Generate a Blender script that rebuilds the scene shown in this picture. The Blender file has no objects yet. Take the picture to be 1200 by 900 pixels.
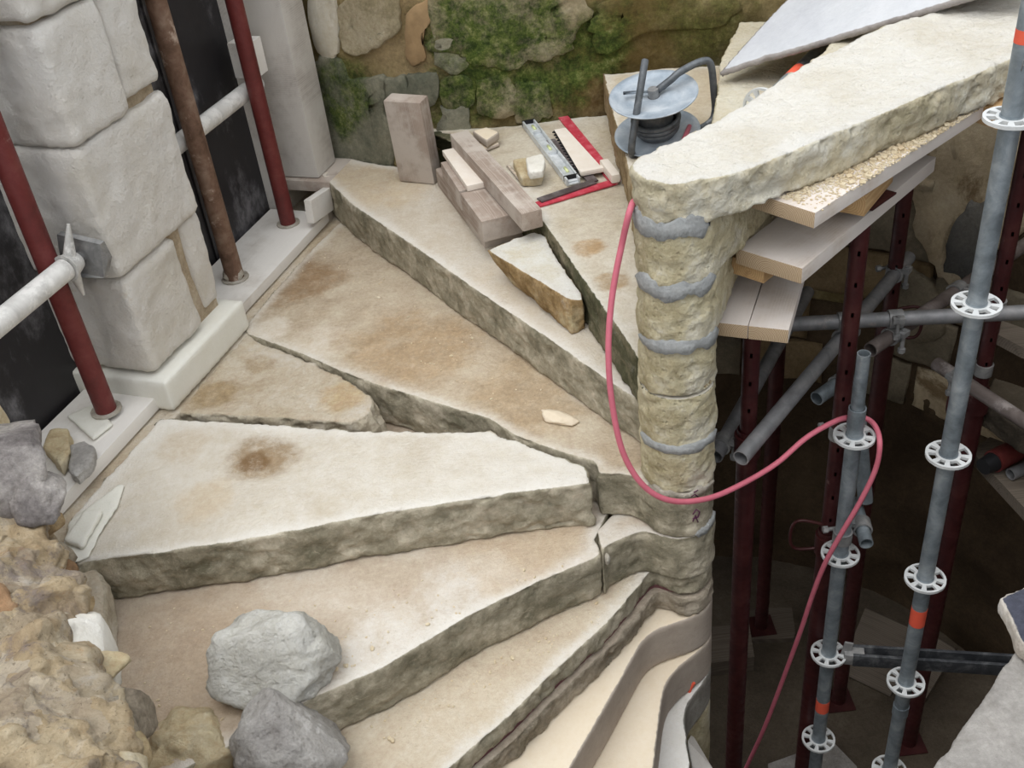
import bpy, bmesh, math, random
import numpy as np
from mathutils import Vector, Matrix

sc = bpy.context.scene
C = sc.collection
rnd = random.Random(7)

# ------------------------------------------------------------------ camera, sky, exposure
F_PX = 1250.0
dn = np.array([205., 1720., F_PX]); dn /= np.linalg.norm(dn)
upv = -dn
fwv = np.array([0, 0, 1.]) - np.dot([0, 0, 1.], upv) * upv; fwv /= np.linalg.norm(fwv)
rtv = np.cross(fwv, upv)
R = np.array([rtv, fwv, upv])                     # camera axes (right, down, forward) -> world
CAM = np.array([-0.448, -2.326, 2.061])           # world origin: newel axis, z = 0 is the long worn tread
cam = bpy.data.cameras.new('camera'); co = bpy.data.objects.new('camera', cam); C.objects.link(co)
cam.sensor_width = 36; cam.lens = 36 * F_PX / 1200; cam.clip_start = .05
M = np.eye(4); M[:3, 0] = R[:, 0]; M[:3, 1] = -R[:, 1]; M[:3, 2] = -R[:, 2]; M[:3, 3] = CAM
co.matrix_world = Matrix(M.tolist()); sc.camera = co

w = bpy.data.worlds.new('overcast_sky'); sc.world = w; w.use_nodes = True
nt = w.node_tree; nt.nodes.clear()
tc = nt.nodes.new('ShaderNodeTexCoord'); sx = nt.nodes.new('ShaderNodeSeparateXYZ')
mr = nt.nodes.new('ShaderNodeMapRange'); cr = nt.nodes.new('ShaderNodeValToRGB')
bg = nt.nodes.new('ShaderNodeBackground'); ow = nt.nodes.new('ShaderNodeOutputWorld')
nt.links.new(tc.outputs['Generated'], sx.inputs[0]); nt.links.new(sx.outputs['Z'], mr.inputs['Value'])
mr.inputs['From Min'].default_value = -0.05; mr.inputs['From Max'].default_value = 1
nt.links.new(mr.outputs[0], cr.inputs[0]); nt.links.new(cr.outputs[0], bg.inputs['Color']); nt.links.new(bg.outputs[0], ow.inputs[0])
cr.color_ramp.elements[0].color = (.36, .37, .38, 1); cr.color_ramp.elements[1].color = (.94, .97, 1, 1)
bg.inputs['Strength'].default_value = 1.0
sun = bpy.data.lights.new('veiled_sun', 'SUN'); sun.energy = .9; sun.angle = math.radians(50); sun.color = (1, .985, .96)
so = bpy.data.objects.new('veiled_sun', sun); C.objects.link(so); so.rotation_euler = (math.radians(16), math.radians(-16), 0)
sc.view_settings.view_transform = 'Standard'; sc.view_settings.look = 'None'
sc.view_settings.gamma = 1; sc.view_settings.use_curve_mapping = False
sc.view_settings.exposure = 0.8

def ray(px, py): return R @ np.array([(px - 600) / F_PX, (py - 450) / F_PX, 1.0])
def at(px, py, z):                                 # point on the horizontal plane z
    r = ray(px, py); return CAM + r * (z - CAM[2]) / r[2]
def aty(px, py, y):                                # point on the vertical plane y
    r = ray(px, py); return CAM + r * (y - CAM[1]) / r[1]
def zon(x, y, py):                                 # height on a vertical line, by bisection
    lo, hi = -3., 3.
    for _ in range(50):
        m = (lo + hi) / 2; c = R.T @ (np.array([x, y, m]) - CAM)
        if 450 + F_PX * c[1] / c[2] > py: lo = m
        else: hi = m
    return (lo + hi) / 2
def xy(px, py, z): p = at(px, py, z); return (p[0], p[1])

# ------------------------------------------------------------------ colour and node helpers
def srgb(r, g, b):
    f = lambda c: (c / 255 / 12.92) if c / 255 <= .04045 else ((c / 255 + .055) / 1.055) ** 2.4
    return (f(r), f(g), f(b), 1)

class NT:
    def __init__(s, name):
        s.m = bpy.data.materials.new(name); s.m.use_nodes = True; s.t = s.m.node_tree; s.t.nodes.clear()
        s.out = s.n('OutputMaterial'); s.b = s.n('BsdfPrincipled'); s.l(s.b.outputs[0], s.out.inputs[0])
        s.co = s.n('TexCoord').outputs['Object']
    def n(s, k): return s.t.nodes.new('ShaderNode' + k)
    def l(s, a, b): s.t.links.new(a, b)
    def map(s, scale=(1, 1, 1)):
        m = s.n('Mapping'); m.inputs['Scale'].default_value = scale; s.l(s.co, m.inputs[0]); return m.outputs[0]
    def noise(s, scale, detail=5, rough=.6, vec=None, dist=0):
        n = s.n('TexNoise'); n.inputs['Scale'].default_value = scale; n.inputs['Detail'].default_value = detail
        n.inputs['Roughness'].default_value = rough; n.inputs['Distortion'].default_value = dist
        s.l(vec if vec is not None else s.co, n.inputs['Vector']); return n.outputs['Fac']
    def ramp(s, fac, stops):
        r = s.n('ValToRGB'); e = r.color_ramp.elements
        while len(e) < len(stops): e.new(.5)
        for el, (p, c) in zip(e, stops): el.position = p; el.color = c if len(c) == 4 else (*c, 1)
        s.l(fac, r.inputs[0]); return r.outputs[0]
    def mix(s, fac, a, b, mode='MIX'):
        m = s.n('Mix'); m.data_type = 'RGBA'; m.blend_type = mode
        for v, i in ((fac, 0), (a, 6), (b, 7)):
            if isinstance(v, (int, float, tuple)): m.inputs[i].default_value = v
            else: s.l(v, m.inputs[i])
        return m.outputs[2]
    def math(s, op, a, b=0.):
        m = s.n('Math'); m.operation = op
        for v, i in ((a, 0), (b, 1)):
            if isinstance(v, (int, float)): m.inputs[i].default_value = v
            else: s.l(v, m.inputs[i])
        return m.outputs[0]
    def rng(s, v, a, b, c=0., d=1.):
        m = s.n('MapRange'); m.interpolation_type = 'SMOOTHSTEP'; s.l(v, m.inputs[0])
        for i, x in enumerate((a, b, c, d)): m.inputs[i + 1].default_value = x
        return m.outputs[0]
    def spot(s, p, r, wob=.5, sc=6., sx=1.):        # ragged round patch about an object-space point
        d = s.n('VectorMath'); d.operation = 'DISTANCE'; s.l(s.map((1, 1, 1)) if sx == 1 else s.map((1, 1, sx)), d.inputs[0]); d.inputs[1].default_value = (p[0], p[1], p[2] * sx)
        n = s.noise(sc, 6, .65)
        v = s.math('ADD', d.outputs['Value'], s.math('MULTIPLY', s.math('SUBTRACT', n, .5), wob * 2 * r))
        return s.math('MULTIPLY', s.rng(v, r, r * .55), s.rng(s.noise(11, 9, .8), .30, .58, .35, 1.))
    def bump(s, h, strength, dist, prev=None):
        b = s.n('Bump'); b.inputs['Strength'].default_value = strength; b.inputs['Distance'].default_value = dist
        s.l(h, b.inputs['Height'])
        if prev is not None: s.l(prev, b.inputs['Normal'])
        return b.outputs[0]
    def done(s, col, rough=.9, metal=0., nrm=None, spec=.3):
        if isinstance(col, tuple): s.b.inputs['Base Color'].default_value = col
        else: s.l(col, s.b.inputs['Base Color'])
        if isinstance(rough, (int, float)): s.b.inputs['Roughness'].default_value = rough
        else: s.l(rough, s.b.inputs['Roughness'])
        s.b.inputs['Metallic'].default_value = metal; s.b.inputs['Specular IOR Level'].default_value = spec
        if nrm is not None: s.l(nrm, s.b.inputs['Normal'])
        return s.m

def stone_mat(name, cols, scale=3., side=None, edge=None, spots=(), speck=.25, bump=.5, pit=.0, dirt=None, dirt_lo=.55, org=(0, 0, 0)):
    t = NT(name)
    n1 = t.noise(scale, 7, .62, dist=.3)
    k = len(cols)
    col = t.ramp(n1, [(.28 + .44 * i / max(1, k - 1), c) for i, c in enumerate(cols)])
    if dirt:
        n3 = t.noise(scale * .55, 8, .7, dist=.6)
        col = t.mix(t.rng(n3, dirt_lo, dirt_lo + .1, 0., .85), col, dirt)
    for p, r, c, a, wob in spots:
        col = t.mix(t.math('MULTIPLY', t.spot((p[0] - org[0], p[1] - org[1], p[2] - org[2]), r, wob), a), col, c)
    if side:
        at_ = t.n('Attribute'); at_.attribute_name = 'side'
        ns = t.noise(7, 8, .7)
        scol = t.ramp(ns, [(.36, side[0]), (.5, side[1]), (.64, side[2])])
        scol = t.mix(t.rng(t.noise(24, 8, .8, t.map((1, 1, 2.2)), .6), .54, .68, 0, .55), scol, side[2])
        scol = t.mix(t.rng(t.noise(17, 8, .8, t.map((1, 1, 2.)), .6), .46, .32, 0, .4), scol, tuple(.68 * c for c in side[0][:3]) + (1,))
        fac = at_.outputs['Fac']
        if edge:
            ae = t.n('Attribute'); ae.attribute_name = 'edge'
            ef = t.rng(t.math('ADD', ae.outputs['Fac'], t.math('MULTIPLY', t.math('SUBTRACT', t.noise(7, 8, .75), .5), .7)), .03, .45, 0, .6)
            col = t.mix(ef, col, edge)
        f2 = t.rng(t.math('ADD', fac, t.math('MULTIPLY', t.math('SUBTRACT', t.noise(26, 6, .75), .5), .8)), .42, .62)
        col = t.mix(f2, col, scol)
    mid = t.noise(13, 9, .78, dist=.5)
    col = t.mix(min(.55, speck * 1.7), col, t.ramp(mid, [(.3, (.3, .29, .27, 1)), (.5, (.5, .5, .5, 1)), (.68, (.68, .68, .69, 1))]), 'OVERLAY')
    fine = t.noise(70, 4, .7)
    col = t.mix(speck, col, t.ramp(fine, [(.3, (.25, .25, .25, 1)), (.5, (.5, .5, .5, 1)), (.7, (.75, .75, .75, 1))]), 'OVERLAY')
    pk = t.noise(85, 6, .75)
    col = t.mix(t.rng(pk, .58, .74, 0, min(.5, speck * 1.5)), col, tuple(.55 * c for c in cols[0][:3]) + (1,))
    cl = t.noise(5.5, 10, .8, dist=.8)
    col = t.mix(t.rng(cl, .56, .72, 0, min(.4, speck)), col, tuple(min(.86, 1.12 * c) for c in cols[-1][:3]) + (1,))
    b = t.bump(t.noise(28, 8, .8), min(1, bump * 1.4), .013)
    b = t.bump(t.noise(110, 4, .75), min(1, bump * 1.5), .004, b)
    if pit:
        v = t.n('TexVoronoi'); v.inputs['Scale'].default_value = 45; t.l(t.co, v.inputs['Vector'])
        pm = t.math('MULTIPLY', t.rng(v.outputs['Distance'], .0, .3), t.rng(t.noise(10, 3), .62, .5))
        b = t.bump(pm, pit, .008, b)
    return t.done(col, .92, 0, b, .2)

def wood_mat(name, light, mid, dark, rings=55., axis='X', dust=None, dust_amt=.5):
    t = NT(name)
    wv = t.n('TexWave'); wv.wave_type = 'RINGS'; wv.rings_direction = axis; wv.inputs['Scale'].default_value = rings / 6.28
    wv.inputs['Distortion'].default_value = 2.2; wv.inputs['Detail'].default_value = 3; wv.inputs['Detail Scale'].default_value = 1.2
    t.l(t.map((.25, 1, 1)), wv.inputs['Vector'])
    col = t.ramp(wv.outputs['Fac'], [(0., mid), (.6, light), (1., mid)])
    gr = t.noise(60, 4, .6, t.map((.05, 1, 1)))
    col = t.mix(t.rng(gr, .45, .75, 0, .55), col, dark)
    if dust:
        col = t.mix(t.rng(t.noise(4, 7, .65), .62 - dust_amt * .35, .72 - dust_amt * .2, 0, .92), col, dust)
    b = t.bump(gr, .25, .004); b = t.bump(t.noise(90, 3), .2, .002, b)
    return t.done(col, .8, 0, b, .25)

def metal_mat(name, a, b_, c, metal=.55, rough=.5, scale=14., dust=None, dust_lo=.6):
    t = NT(name)
    col = t.ramp(t.noise(scale, 6, .65, dist=.4), [(.3, a), (.5, b_), (.7, c)])
    if dust: col = t.mix(t.rng(t.noise(9, 8, .7), dust_lo, dust_lo + .1, 0, .85), col, dust)
    r = t.rng(t.noise(30, 4), .3, .7, rough - .12, rough + .15)
    return t.done(col, r, metal, t.bump(t.noise(60, 4), .15, .002), .4)

def plain_mat(name, col, rough=.6, metal=0., var=.15, scale=20., bump=.15):
    t = NT(name)
    c = t.mix(var, col, t.ramp(t.noise(scale, 6, .65), [(.3, (.15, .15, .15, 1)), (.7, (.85, .85, .85, 1))]), 'OVERLAY')
    return t.done(c, rough, metal, t.bump(t.noise(scale * 3, 4), bump, .003), .3)

# ------------------------------------------------------------------ mesh helpers
def hsh(i, j, k, seed):
    h = (i * 374761393 + j * 668265263 + k * 2147483647 + seed * 974711) & 0xffffffff
    h = ((h ^ (h >> 13)) * 1274126177) & 0xffffffff
    return ((h ^ (h >> 16)) & 0xffff) / 32767.5 - 1
def vnoise(P, seed=0):
    I = np.floor(P).astype(np.int64); f = P - I; u = f * f * (3 - 2 * f); r = 0
    for a in (0, 1):
        for b in (0, 1):
            for c in (0, 1):
                wgt = (u[:, 0] if a else 1 - u[:, 0]) * (u[:, 1] if b else 1 - u[:, 1]) * (u[:, 2] if c else 1 - u[:, 2])
                r = r + wgt * hsh(I[:, 0] + a, I[:, 1] + b, I[:, 2] + c, seed)
    return r
def fbm(P, oct=4, seed=0, gain=.5):
    r = 0; a = 1.
    for o in range(oct): r = r + a * vnoise(P * 2 ** o + o * 17.3, seed + o); a *= gain
    return r
SEED = [1]
def mesh_np(me):
    n = len(me.vertices); co = np.empty(n * 3); me.vertices.foreach_get('co', co)
    nn = np.empty(n * 3); me.vertex_normals.foreach_get('vector', nn)
    return co.reshape(-1, 3), nn.reshape(-1, 3)
def roughen(me, amp, freq, smooth=0, side=False, amp2=0., freq2=30., vert_only=None, ridge=0.):
    co, _ = mesh_np(me); n = len(co)
    e = np.empty(len(me.edges) * 2, dtype=np.int32); me.edges.foreach_get('vertices', e); e = e.reshape(-1, 2)
    deg = np.bincount(e.ravel(), minlength=n).astype(float)[:, None]; deg[deg == 0] = 1
    def lap(x):
        s = np.zeros_like(x); np.add.at(s, e[:, 0], x[e[:, 1]]); np.add.at(s, e[:, 1], x[e[:, 0]]); return s / deg
    for _ in range(smooth): co = co * .4 + lap(co) * .6
    me.vertices.foreach_set('co', co.ravel()); me.update()
    co, nn = mesh_np(me)
    sd = SEED[0]; SEED[0] += 7
    d = amp * fbm(co * freq, 4, sd)
    if amp2:
        d = d + amp2 * fbm(co * freq2, 3, sd + 3)
        if side: d = d - amp2 * 2.3 * np.clip(fbm(co * np.array([16, 16, 26.]), 4, sd + 11, .6), 0, 2) * np.clip((.9 - np.abs(nn[:, 2])) / .3, 0, 1)
    if ridge:
        for f_ in (8, 17): d = d - ridge * 8 / f_ * np.clip(.22 - np.abs(fbm(co * f_, 3, sd + 21 + f_)), 0, 1) * 4 * .5
    up = np.clip((nn[:, 2] - .75) / .2, 0, 1)
    if vert_only is not None: d = d * (1 - (1 - vert_only) * up)
    co = co + nn * d[:, None]
    me.vertices.foreach_set('co', co.ravel()); me.update()
    if side:
        s = (1 - up)[:, None]
        for _ in range(4): s = s * .5 + lap(s) * .5
        a = me.attributes.new('side', 'FLOAT', 'POINT'); a.data.foreach_set('value', s.ravel().astype(np.float32))
        for _ in range(60): s = s * .4 + lap(s) * .6
        a = me.attributes.new('edge', 'FLOAT', 'POINT'); a.data.foreach_set('value', s.ravel().astype(np.float32))
    return me
def remesh(bm, vox):
    me = bpy.data.meshes.new('tmp'); bm.to_mesh(me); bm.free()
    o = bpy.data.objects.new('tmp', me); C.objects.link(o)
    m = o.modifiers.new('r', 'REMESH'); m.mode = 'VOXEL'; m.voxel_size = vox
    dg = bpy.context.evaluated_depsgraph_get(); dg.update()
    out = bpy.data.meshes.new_from_object(o.evaluated_get(dg))
    bpy.data.objects.remove(o); bpy.data.meshes.remove(me)
    return out
def prism_bm(pts, z0, z1, taper=None):
    bm = bmesh.new(); n = len(pts)
    bot = pts if taper is None else taper
    a = [bm.verts.new((p[0], p[1], z0)) for p in bot]; b = [bm.verts.new((p[0], p[1], z1 if len(p) < 3 else p[2])) for p in pts]
    bm.faces.new(a[::-1]); bm.faces.new(b)
    for i in range(n): bm.faces.new((a[i], a[(i + 1) % n], b[(i + 1) % n], b[i]))
    bmesh.ops.recalc_face_normals(bm, faces=bm.faces); return bm
def box_bm(bm, c, s, rot=None, bev=0.):
    r = bmesh.ops.create_cube(bm, size=1)
    M_ = Matrix.Translation(Vector(c)) @ (rot.to_4x4() if rot is not None else Matrix.Identity(4)) @ Matrix.Diagonal((*s, 1))
    bmesh.ops.transform(bm, matrix=M_, verts=r['verts'])
    if bev:
        es = list({e for v in r['verts'] for e in v.link_edges})
        bmesh.ops.bevel(bm, geom=es, offset=bev, segments=2, affect='EDGES', profile=.7)
    return bm
def basis(d):
    d = Vector(d).normalized(); a = Vector((0, 0, 1)) if abs(d.z) < .95 else Vector((1, 0, 0))
    x = d.cross(a).normalized(); y = d.cross(x).normalized(); return x, y, d
def tube_bm(bm, p0, p1, r, seg=18, wall=0., r1=None):
    p0 = Vector(p0); p1 = Vector(p1); x, y, d = basis(p1 - p0); r1 = r if r1 is None else r1
    def ring(p, rr): return [bm.verts.new(p + (x * math.cos(2 * math.pi * i / seg) + y * math.sin(2 * math.pi * i / seg)) * rr) for i in range(seg)]
    A = ring(p0, r); B = ring(p1, r1)
    def br(a, b):
        for i in range(seg): bm.faces.new((a[i], b[i], b[(i + 1) % seg], a[(i + 1) % seg]))
    br(A, B)
    if wall:
        A2 = ring(p0, r - wall); B2 = ring(p1, r1 - wall); br(B, B2); br(B2, A2); br(A2, A)
    else:
        bm.faces.new(A); bm.faces.new(B[::-1])
    return bm
def path_bm(bm, pts, r, seg=10, closed=False):
    pts = [Vector(p) for p in pts]; n = len(pts); rings = []; px = None
    for i, p in enumerate(pts):
        if closed: t = pts[(i + 1) % n] - pts[i - 1]
        else: t = pts[min(i + 1, n - 1)] - pts[max(i - 1, 0)]
        t.normalize()
        if px is None: px, _, _ = basis(t)
        px = (px - t * px.dot(t)).normalized(); y = t.cross(px)
        rings.append([bm.verts.new(p + (px * math.cos(2 * math.pi * k / seg) + y * math.sin(2 * math.pi * k / seg)) * r) for k in range(seg)])
    for i in range(n if closed else n - 1):
        a, b = rings[i], rings[(i + 1) % n]
        for k in range(seg): bm.faces.new((a[k], a[(k + 1) % seg], b[(k + 1) % seg], b[k]))
    if not closed: bm.faces.new(rings[0][::-1]); bm.faces.new(rings[-1])
    return bm
def spline(pts, n=8):                              # Catmull-Rom
    P = [np.array(p, float) for p in pts]; P = [2 * P[0] - P[1]] + P + [2 * P[-1] - P[-2]]; out = []
    for i in range(1, len(P) - 2):
        for k in range(n):
            t = k / n; a, b, c, d = P[i - 1:i + 3]
            out.append(.5 * (2 * b + (c - a) * t + (2 * a - 5 * b + 4 * c - d) * t * t + (3 * b - a - 3 * c + d) * t ** 3))
    out.append(P[-2]); return out

def put(name, me, mat, parent=None, base=None, smooth=True, recalc=False):
    if isinstance(me, bmesh.types.BMesh):
        if recalc: bmesh.ops.recalc_face_normals(me, faces=me.faces)
        bm = me; me = bpy.data.meshes.new(name); bm.to_mesh(me); bm.free()
    me.name = name
    me.materials.clear()
    for m in (mat if isinstance(mat, (list, tuple)) else [mat]): me.materials.append(m)
    o = bpy.data.objects.new(name, me); C.objects.link(o)
    off = Vector(base) if base is not None else (Vector(parent['_b']) if parent is not None and '_b' in parent else None)
    if off is not None:
        me.transform(Matrix.Translation(-off))
        if base is not None: o.location = off
    if parent is not None: o.parent = parent
    if smooth:
        me.polygons.foreach_set('use_smooth', [True] * len(me.polygons))
        if smooth == 'angle': me.set_sharp_from_angle(angle=math.radians(38))
    me.update(); return o
THINGS = []
def tag(o, label, cat, group=None):
    o['label'] = label; o['category'] = cat
    if group: o['group'] = group
    return o
def thing(name, label, cat, base, group=None):     # Empty at the thing's base; parts are given in world coordinates
    o = bpy.data.objects.new(name, None); C.objects.link(o); o.empty_display_size = .05
    o.location = base; o['_b'] = [float(v) for v in base]; THINGS.append(o)
    return tag(o, label, cat, group) if label else o
def structure(o): o['kind'] = 'structure'; return o
def slab_mesh(pts, z0, z1, vox=.011, amp=.004, freq=6., smooth=2, side=True, amp2=.0015, top=.5, taper=None):
    return roughen(remesh(prism_bm(pts, z0, z1, taper), min(vox, .0085)), amp, freq, max(1, smooth - 1), side, amp2 * 1.7, 34., top)
def rock_mesh(c, s, seed, amp=.25, sub=4, freq=1.6, flat=None, rot=0., facets=16):
    bm = bmesh.new(); bmesh.ops.create_icosphere(bm, subdivisions=sub, radius=1)
    P = np.array([v.co[:] for v in bm.verts])
    d = 1 + amp * .8 * fbm(P * freq + seed * 3.7, 3, seed)
    r2 = random.Random(seed)
    for _ in range(facets):                             # broken facets
        n = np.array([r2.gauss(0, 1) for _ in range(3)]); n /= np.linalg.norm(n); k = r2.uniform(.55, .9)
        h = (P * d[:, None]) @ n; d = np.where(h > k, d * (k + (h - k) * .08) / np.maximum(h, 1e-6), d)
    d = d + amp * (.10 * fbm(P * 5 + seed, 4, seed + 4, .6) - .14 * np.clip(np.abs(vnoise(P * 3 + seed, seed + 2)) * -1 + .12, 0, 1) * 4 + .05 * fbm(P * 16 + seed, 2, seed + 6))
    cr_, sr_ = math.cos(rot), math.sin(rot)
    for v, p, k in zip(bm.verts, P, d):
        q = p * k * np.array(s)
        v.co = (c[0] + q[0] * cr_ - q[1] * sr_, c[1] + q[0] * sr_ + q[1] * cr_, c[2] + q[2])
        if flat is not None and v.co.z < flat: v.co.z = flat
    return bm

# ------------------------------------------------------------------ materials
CREAM = srgb(226, 220, 208); WHITE = srgb(236, 232, 224); SAND = srgb(204, 184, 156); TAN = srgb(182, 158, 128)
BROWN = srgb(128, 104, 76); DBROWN = srgb(92, 76, 56); GREY = srgb(150, 148, 140); GREEN = srgb(96, 112, 52)
DUST = srgb(214, 206, 196)
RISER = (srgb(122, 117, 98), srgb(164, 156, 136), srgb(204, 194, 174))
RISER_OLD = (srgb(62, 64, 44), srgb(92, 90, 68), srgb(138, 128, 106))
def P3(px, py, z): p = at(px, py, z); return (p[0], p[1], p[2])
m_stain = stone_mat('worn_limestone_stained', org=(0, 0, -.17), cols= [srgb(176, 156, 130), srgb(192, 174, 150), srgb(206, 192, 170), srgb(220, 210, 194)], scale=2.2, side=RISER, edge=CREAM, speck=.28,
    spots=[(P3(345, 330, 0), .24, srgb(148, 116, 80), .75, .7), (P3(370, 400, 0), .14, srgb(222, 210, 192), .7, .6), (P3(480, 410, 0), .3, srgb(172, 142, 104), .6, .8),
           (P3(620, 460, 0), .26, srgb(170, 144, 110), .6, .7), (P3(320, 385, 0), .09, srgb(230, 220, 204), .7, .5)])
m_white = stone_mat('chalky_limestone', org=(-1, .2, -.166), cols= [srgb(204, 193, 175), srgb(219, 211, 197), srgb(231, 226, 216)], scale=2.5, side=RISER, edge=WHITE, speck=.2,
    spots=[(P3(305, 535, 0), .13, srgb(150, 122, 84), .8, .55), (P3(298, 540, 0), .06, srgb(122, 92, 58), .8, .6), (P3(240, 585, 0), .12, srgb(208, 188, 158), .6, .6), (P3(215, 520, 0), .11, srgb(200, 182, 156), .55, .6)])
m_broken = stone_mat('broken_limestone', org=(-1.2, .6, -.166), cols= [srgb(192, 172, 142), srgb(214, 200, 178), srgb(226, 216, 200)], scale=3.2, side=(srgb(176, 164, 142), srgb(196, 184, 162), srgb(216, 206, 188)), edge=None, speck=.3, bump=.8,
    spots=[(P3(250, 460, 0), .1, srgb(170, 142, 100), .7, .7), (P3(305, 425, 0), .08, srgb(170, 142, 104), .6, .7), (P3(400, 465, 0), .1, srgb(206, 176, 128), .6, .6)])
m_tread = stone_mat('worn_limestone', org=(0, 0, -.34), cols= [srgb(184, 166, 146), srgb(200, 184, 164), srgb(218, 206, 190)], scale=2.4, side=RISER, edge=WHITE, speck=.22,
    spots=[(P3(560, 700, -.17), .2, WHITE, .55, .7), (P3(470, 770, -.17), .22, WHITE, .6, .7), (P3(620, 640, -.17), .25, srgb(206, 184, 154), .5, .7), (P3(230, 780, -.17), .35, srgb(190, 166, 140), .6, .6)])
m_tread2 = stone_mat('dusty_limestone', [srgb(196, 178, 154), srgb(212, 198, 176), srgb(226, 216, 200)], 2.4, RISER, WHITE, speck=.22)
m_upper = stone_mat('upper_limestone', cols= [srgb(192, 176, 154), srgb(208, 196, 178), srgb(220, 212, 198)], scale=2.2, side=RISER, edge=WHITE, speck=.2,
    spots=[(P3(440, 215, .17), .3, srgb(206, 184, 150), .6, .7), (P3(600, 340, .17), .25, srgb(222, 210, 192), .6, .7)])
m_mossstep = stone_mat('mossy_edge_limestone', org=(0, 0, .17), cols= [srgb(176, 160, 132), srgb(204, 194, 176), srgb(222, 216, 204)], scale=2.4, side=RISER_OLD, edge=srgb(214, 210, 198), speck=.25,
    spots=[(P3(690, 290, .34), .07, srgb(170, 132, 82), .7, .8), (P3(715, 330, .34), .07, srgb(160, 128, 84), .7, .8)])
m_brownstep = stone_mat('brown_sided_limestone', [srgb(196, 176, 144), srgb(206, 192, 168), srgb(218, 208, 190)], 2.4, (srgb(128, 108, 76), srgb(150, 130, 98), srgb(176, 158, 126)), CREAM, speck=.22)
m_bed = stone_mat('cracked_bed_limestone', [srgb(176, 162, 144), srgb(192, 178, 160), srgb(208, 198, 182)], 4, (srgb(136, 126, 108), srgb(170, 158, 140), srgb(200, 188, 170)), None, speck=.3, bump=.8)
m_new = stone_mat('new_sawn_limestone', [srgb(214, 198, 174), srgb(220, 206, 184), srgb(226, 214, 194)], 1.5, (srgb(168, 156, 144), srgb(174, 162, 150), srgb(180, 168, 156)), None, speck=.08, bump=.12)
m_newel = stone_mat('newel_limestone', [srgb(222, 214, 198), srgb(236, 231, 220), srgb(242, 239, 232)], 3, (srgb(190, 180, 150), srgb(218, 208, 182), srgb(232, 227, 210)), WHITE, speck=.24, bump=.7, pit=.5)
m_drum = stone_mat('lichen_newel_limestone', [srgb(214, 204, 178), srgb(226, 216, 192), srgb(234, 228, 210)], 3, (srgb(184, 171, 134), srgb(216, 205, 172), srgb(232, 225, 204)), None, speck=.22, bump=.8, pit=.6)
m_mortar = stone_mat('grey_lime_mortar', [srgb(152, 154, 154), srgb(174, 176, 176), srgb(194, 196, 194)], 9, speck=.3, bump=.6)
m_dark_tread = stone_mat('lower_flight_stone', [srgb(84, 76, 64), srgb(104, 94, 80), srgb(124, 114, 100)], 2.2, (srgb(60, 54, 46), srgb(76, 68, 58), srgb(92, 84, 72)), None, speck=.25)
m_block = stone_mat('rough_block', [srgb(220, 208, 182), srgb(238, 234, 222), srgb(244, 242, 234)], 4, (srgb(140, 112, 72), srgb(178, 150, 108), srgb(206, 188, 152)), WHITE, speck=.35, bump=.9)
m_pier = stone_mat('white_pier_limestone', [srgb(222, 215, 202), srgb(233, 228, 220), srgb(240, 237, 232)], 3, None, None, speck=.12, bump=.7, pit=.25, dirt=srgb(208, 188, 156), dirt_lo=.62)
m_pierm = stone_mat('pier_mortar', [srgb(168, 148, 122), srgb(190, 172, 146), srgb(208, 194, 172)], 8, speck=.35, bump=.9)
m_plinth = stone_mat('sawn_plinth_limestone', [srgb(214, 212, 200), srgb(222, 220, 210), srgb(228, 227, 220)], 2, speck=.08, bump=.15)
m_rock = stone_mat('grey_rubble', [srgb(168, 165, 156), srgb(202, 199, 190), srgb(222, 220, 212), srgb(232, 231, 226)], 4, speck=.25, bump=1., pit=.5)
m_rock2 = stone_mat('lilac_grey_rubble', [srgb(160, 155, 151), srgb(190, 186, 181), srgb(212, 208, 203)], 5, speck=.3, bump=1., pit=.5)
m_rub = [stone_mat('ochre_rubble', [srgb(126, 104, 76), srgb(178, 152, 114), srgb(206, 184, 148), srgb(224, 212, 188)], 6, speck=.4, bump=1., pit=.3),
         stone_mat('cream_rubble', [srgb(190, 166, 124), srgb(218, 200, 164), srgb(234, 224, 200)], 4.5, speck=.35, bump=1.),
         stone_mat('dark_grey_rubble', [srgb(92, 86, 84), srgb(136, 130, 128), srgb(178, 172, 168), srgb(206, 200, 194)], 5, speck=.5, bump=1.),
         stone_mat('white_rubble', [srgb(222, 216, 204), srgb(240, 236, 226), srgb(246, 244, 238)], 4, speck=.1, bump=.5),
         stone_mat('rust_rubble', [srgb(120, 98, 78), srgb(166, 132, 100), srgb(196, 170, 138)], 5, speck=.4, bump=1.),
         stone_mat('grey_tan_rubble', [srgb(112, 100, 88), srgb(158, 146, 128), srgb(194, 182, 162), srgb(212, 204, 190)], 5, speck=.45, bump=1., pit=.3)]
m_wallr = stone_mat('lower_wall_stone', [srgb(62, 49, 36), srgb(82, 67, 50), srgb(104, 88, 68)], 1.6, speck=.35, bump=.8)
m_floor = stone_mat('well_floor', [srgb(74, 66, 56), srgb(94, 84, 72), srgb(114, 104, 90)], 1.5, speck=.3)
m_plank = wood_mat('dusty_plank', srgb(206, 194, 182), srgb(192, 178, 164), srgb(158, 142, 128), 160, 'X', srgb(216, 208, 202), 1.)
m_end = wood_mat('plank_end_grain', srgb(206, 188, 160), srgb(152, 126, 98), srgb(172, 150, 124), 230, 'X')
m_timber = wood_mat('weathered_timber', srgb(176, 162, 150), srgb(154, 138, 126), srgb(124, 108, 98), 260, 'X', srgb(192, 182, 172), .6)
m_jamb = wood_mat('dusty_jamb_timber', srgb(196, 190, 184), srgb(180, 174, 168), srgb(156, 148, 142), 120, 'X', srgb(206, 202, 196), .8)
m_pine = wood_mat('raw_pine', srgb(206, 174, 130), srgb(184, 148, 104), srgb(156, 120, 82), 160, 'X')
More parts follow.
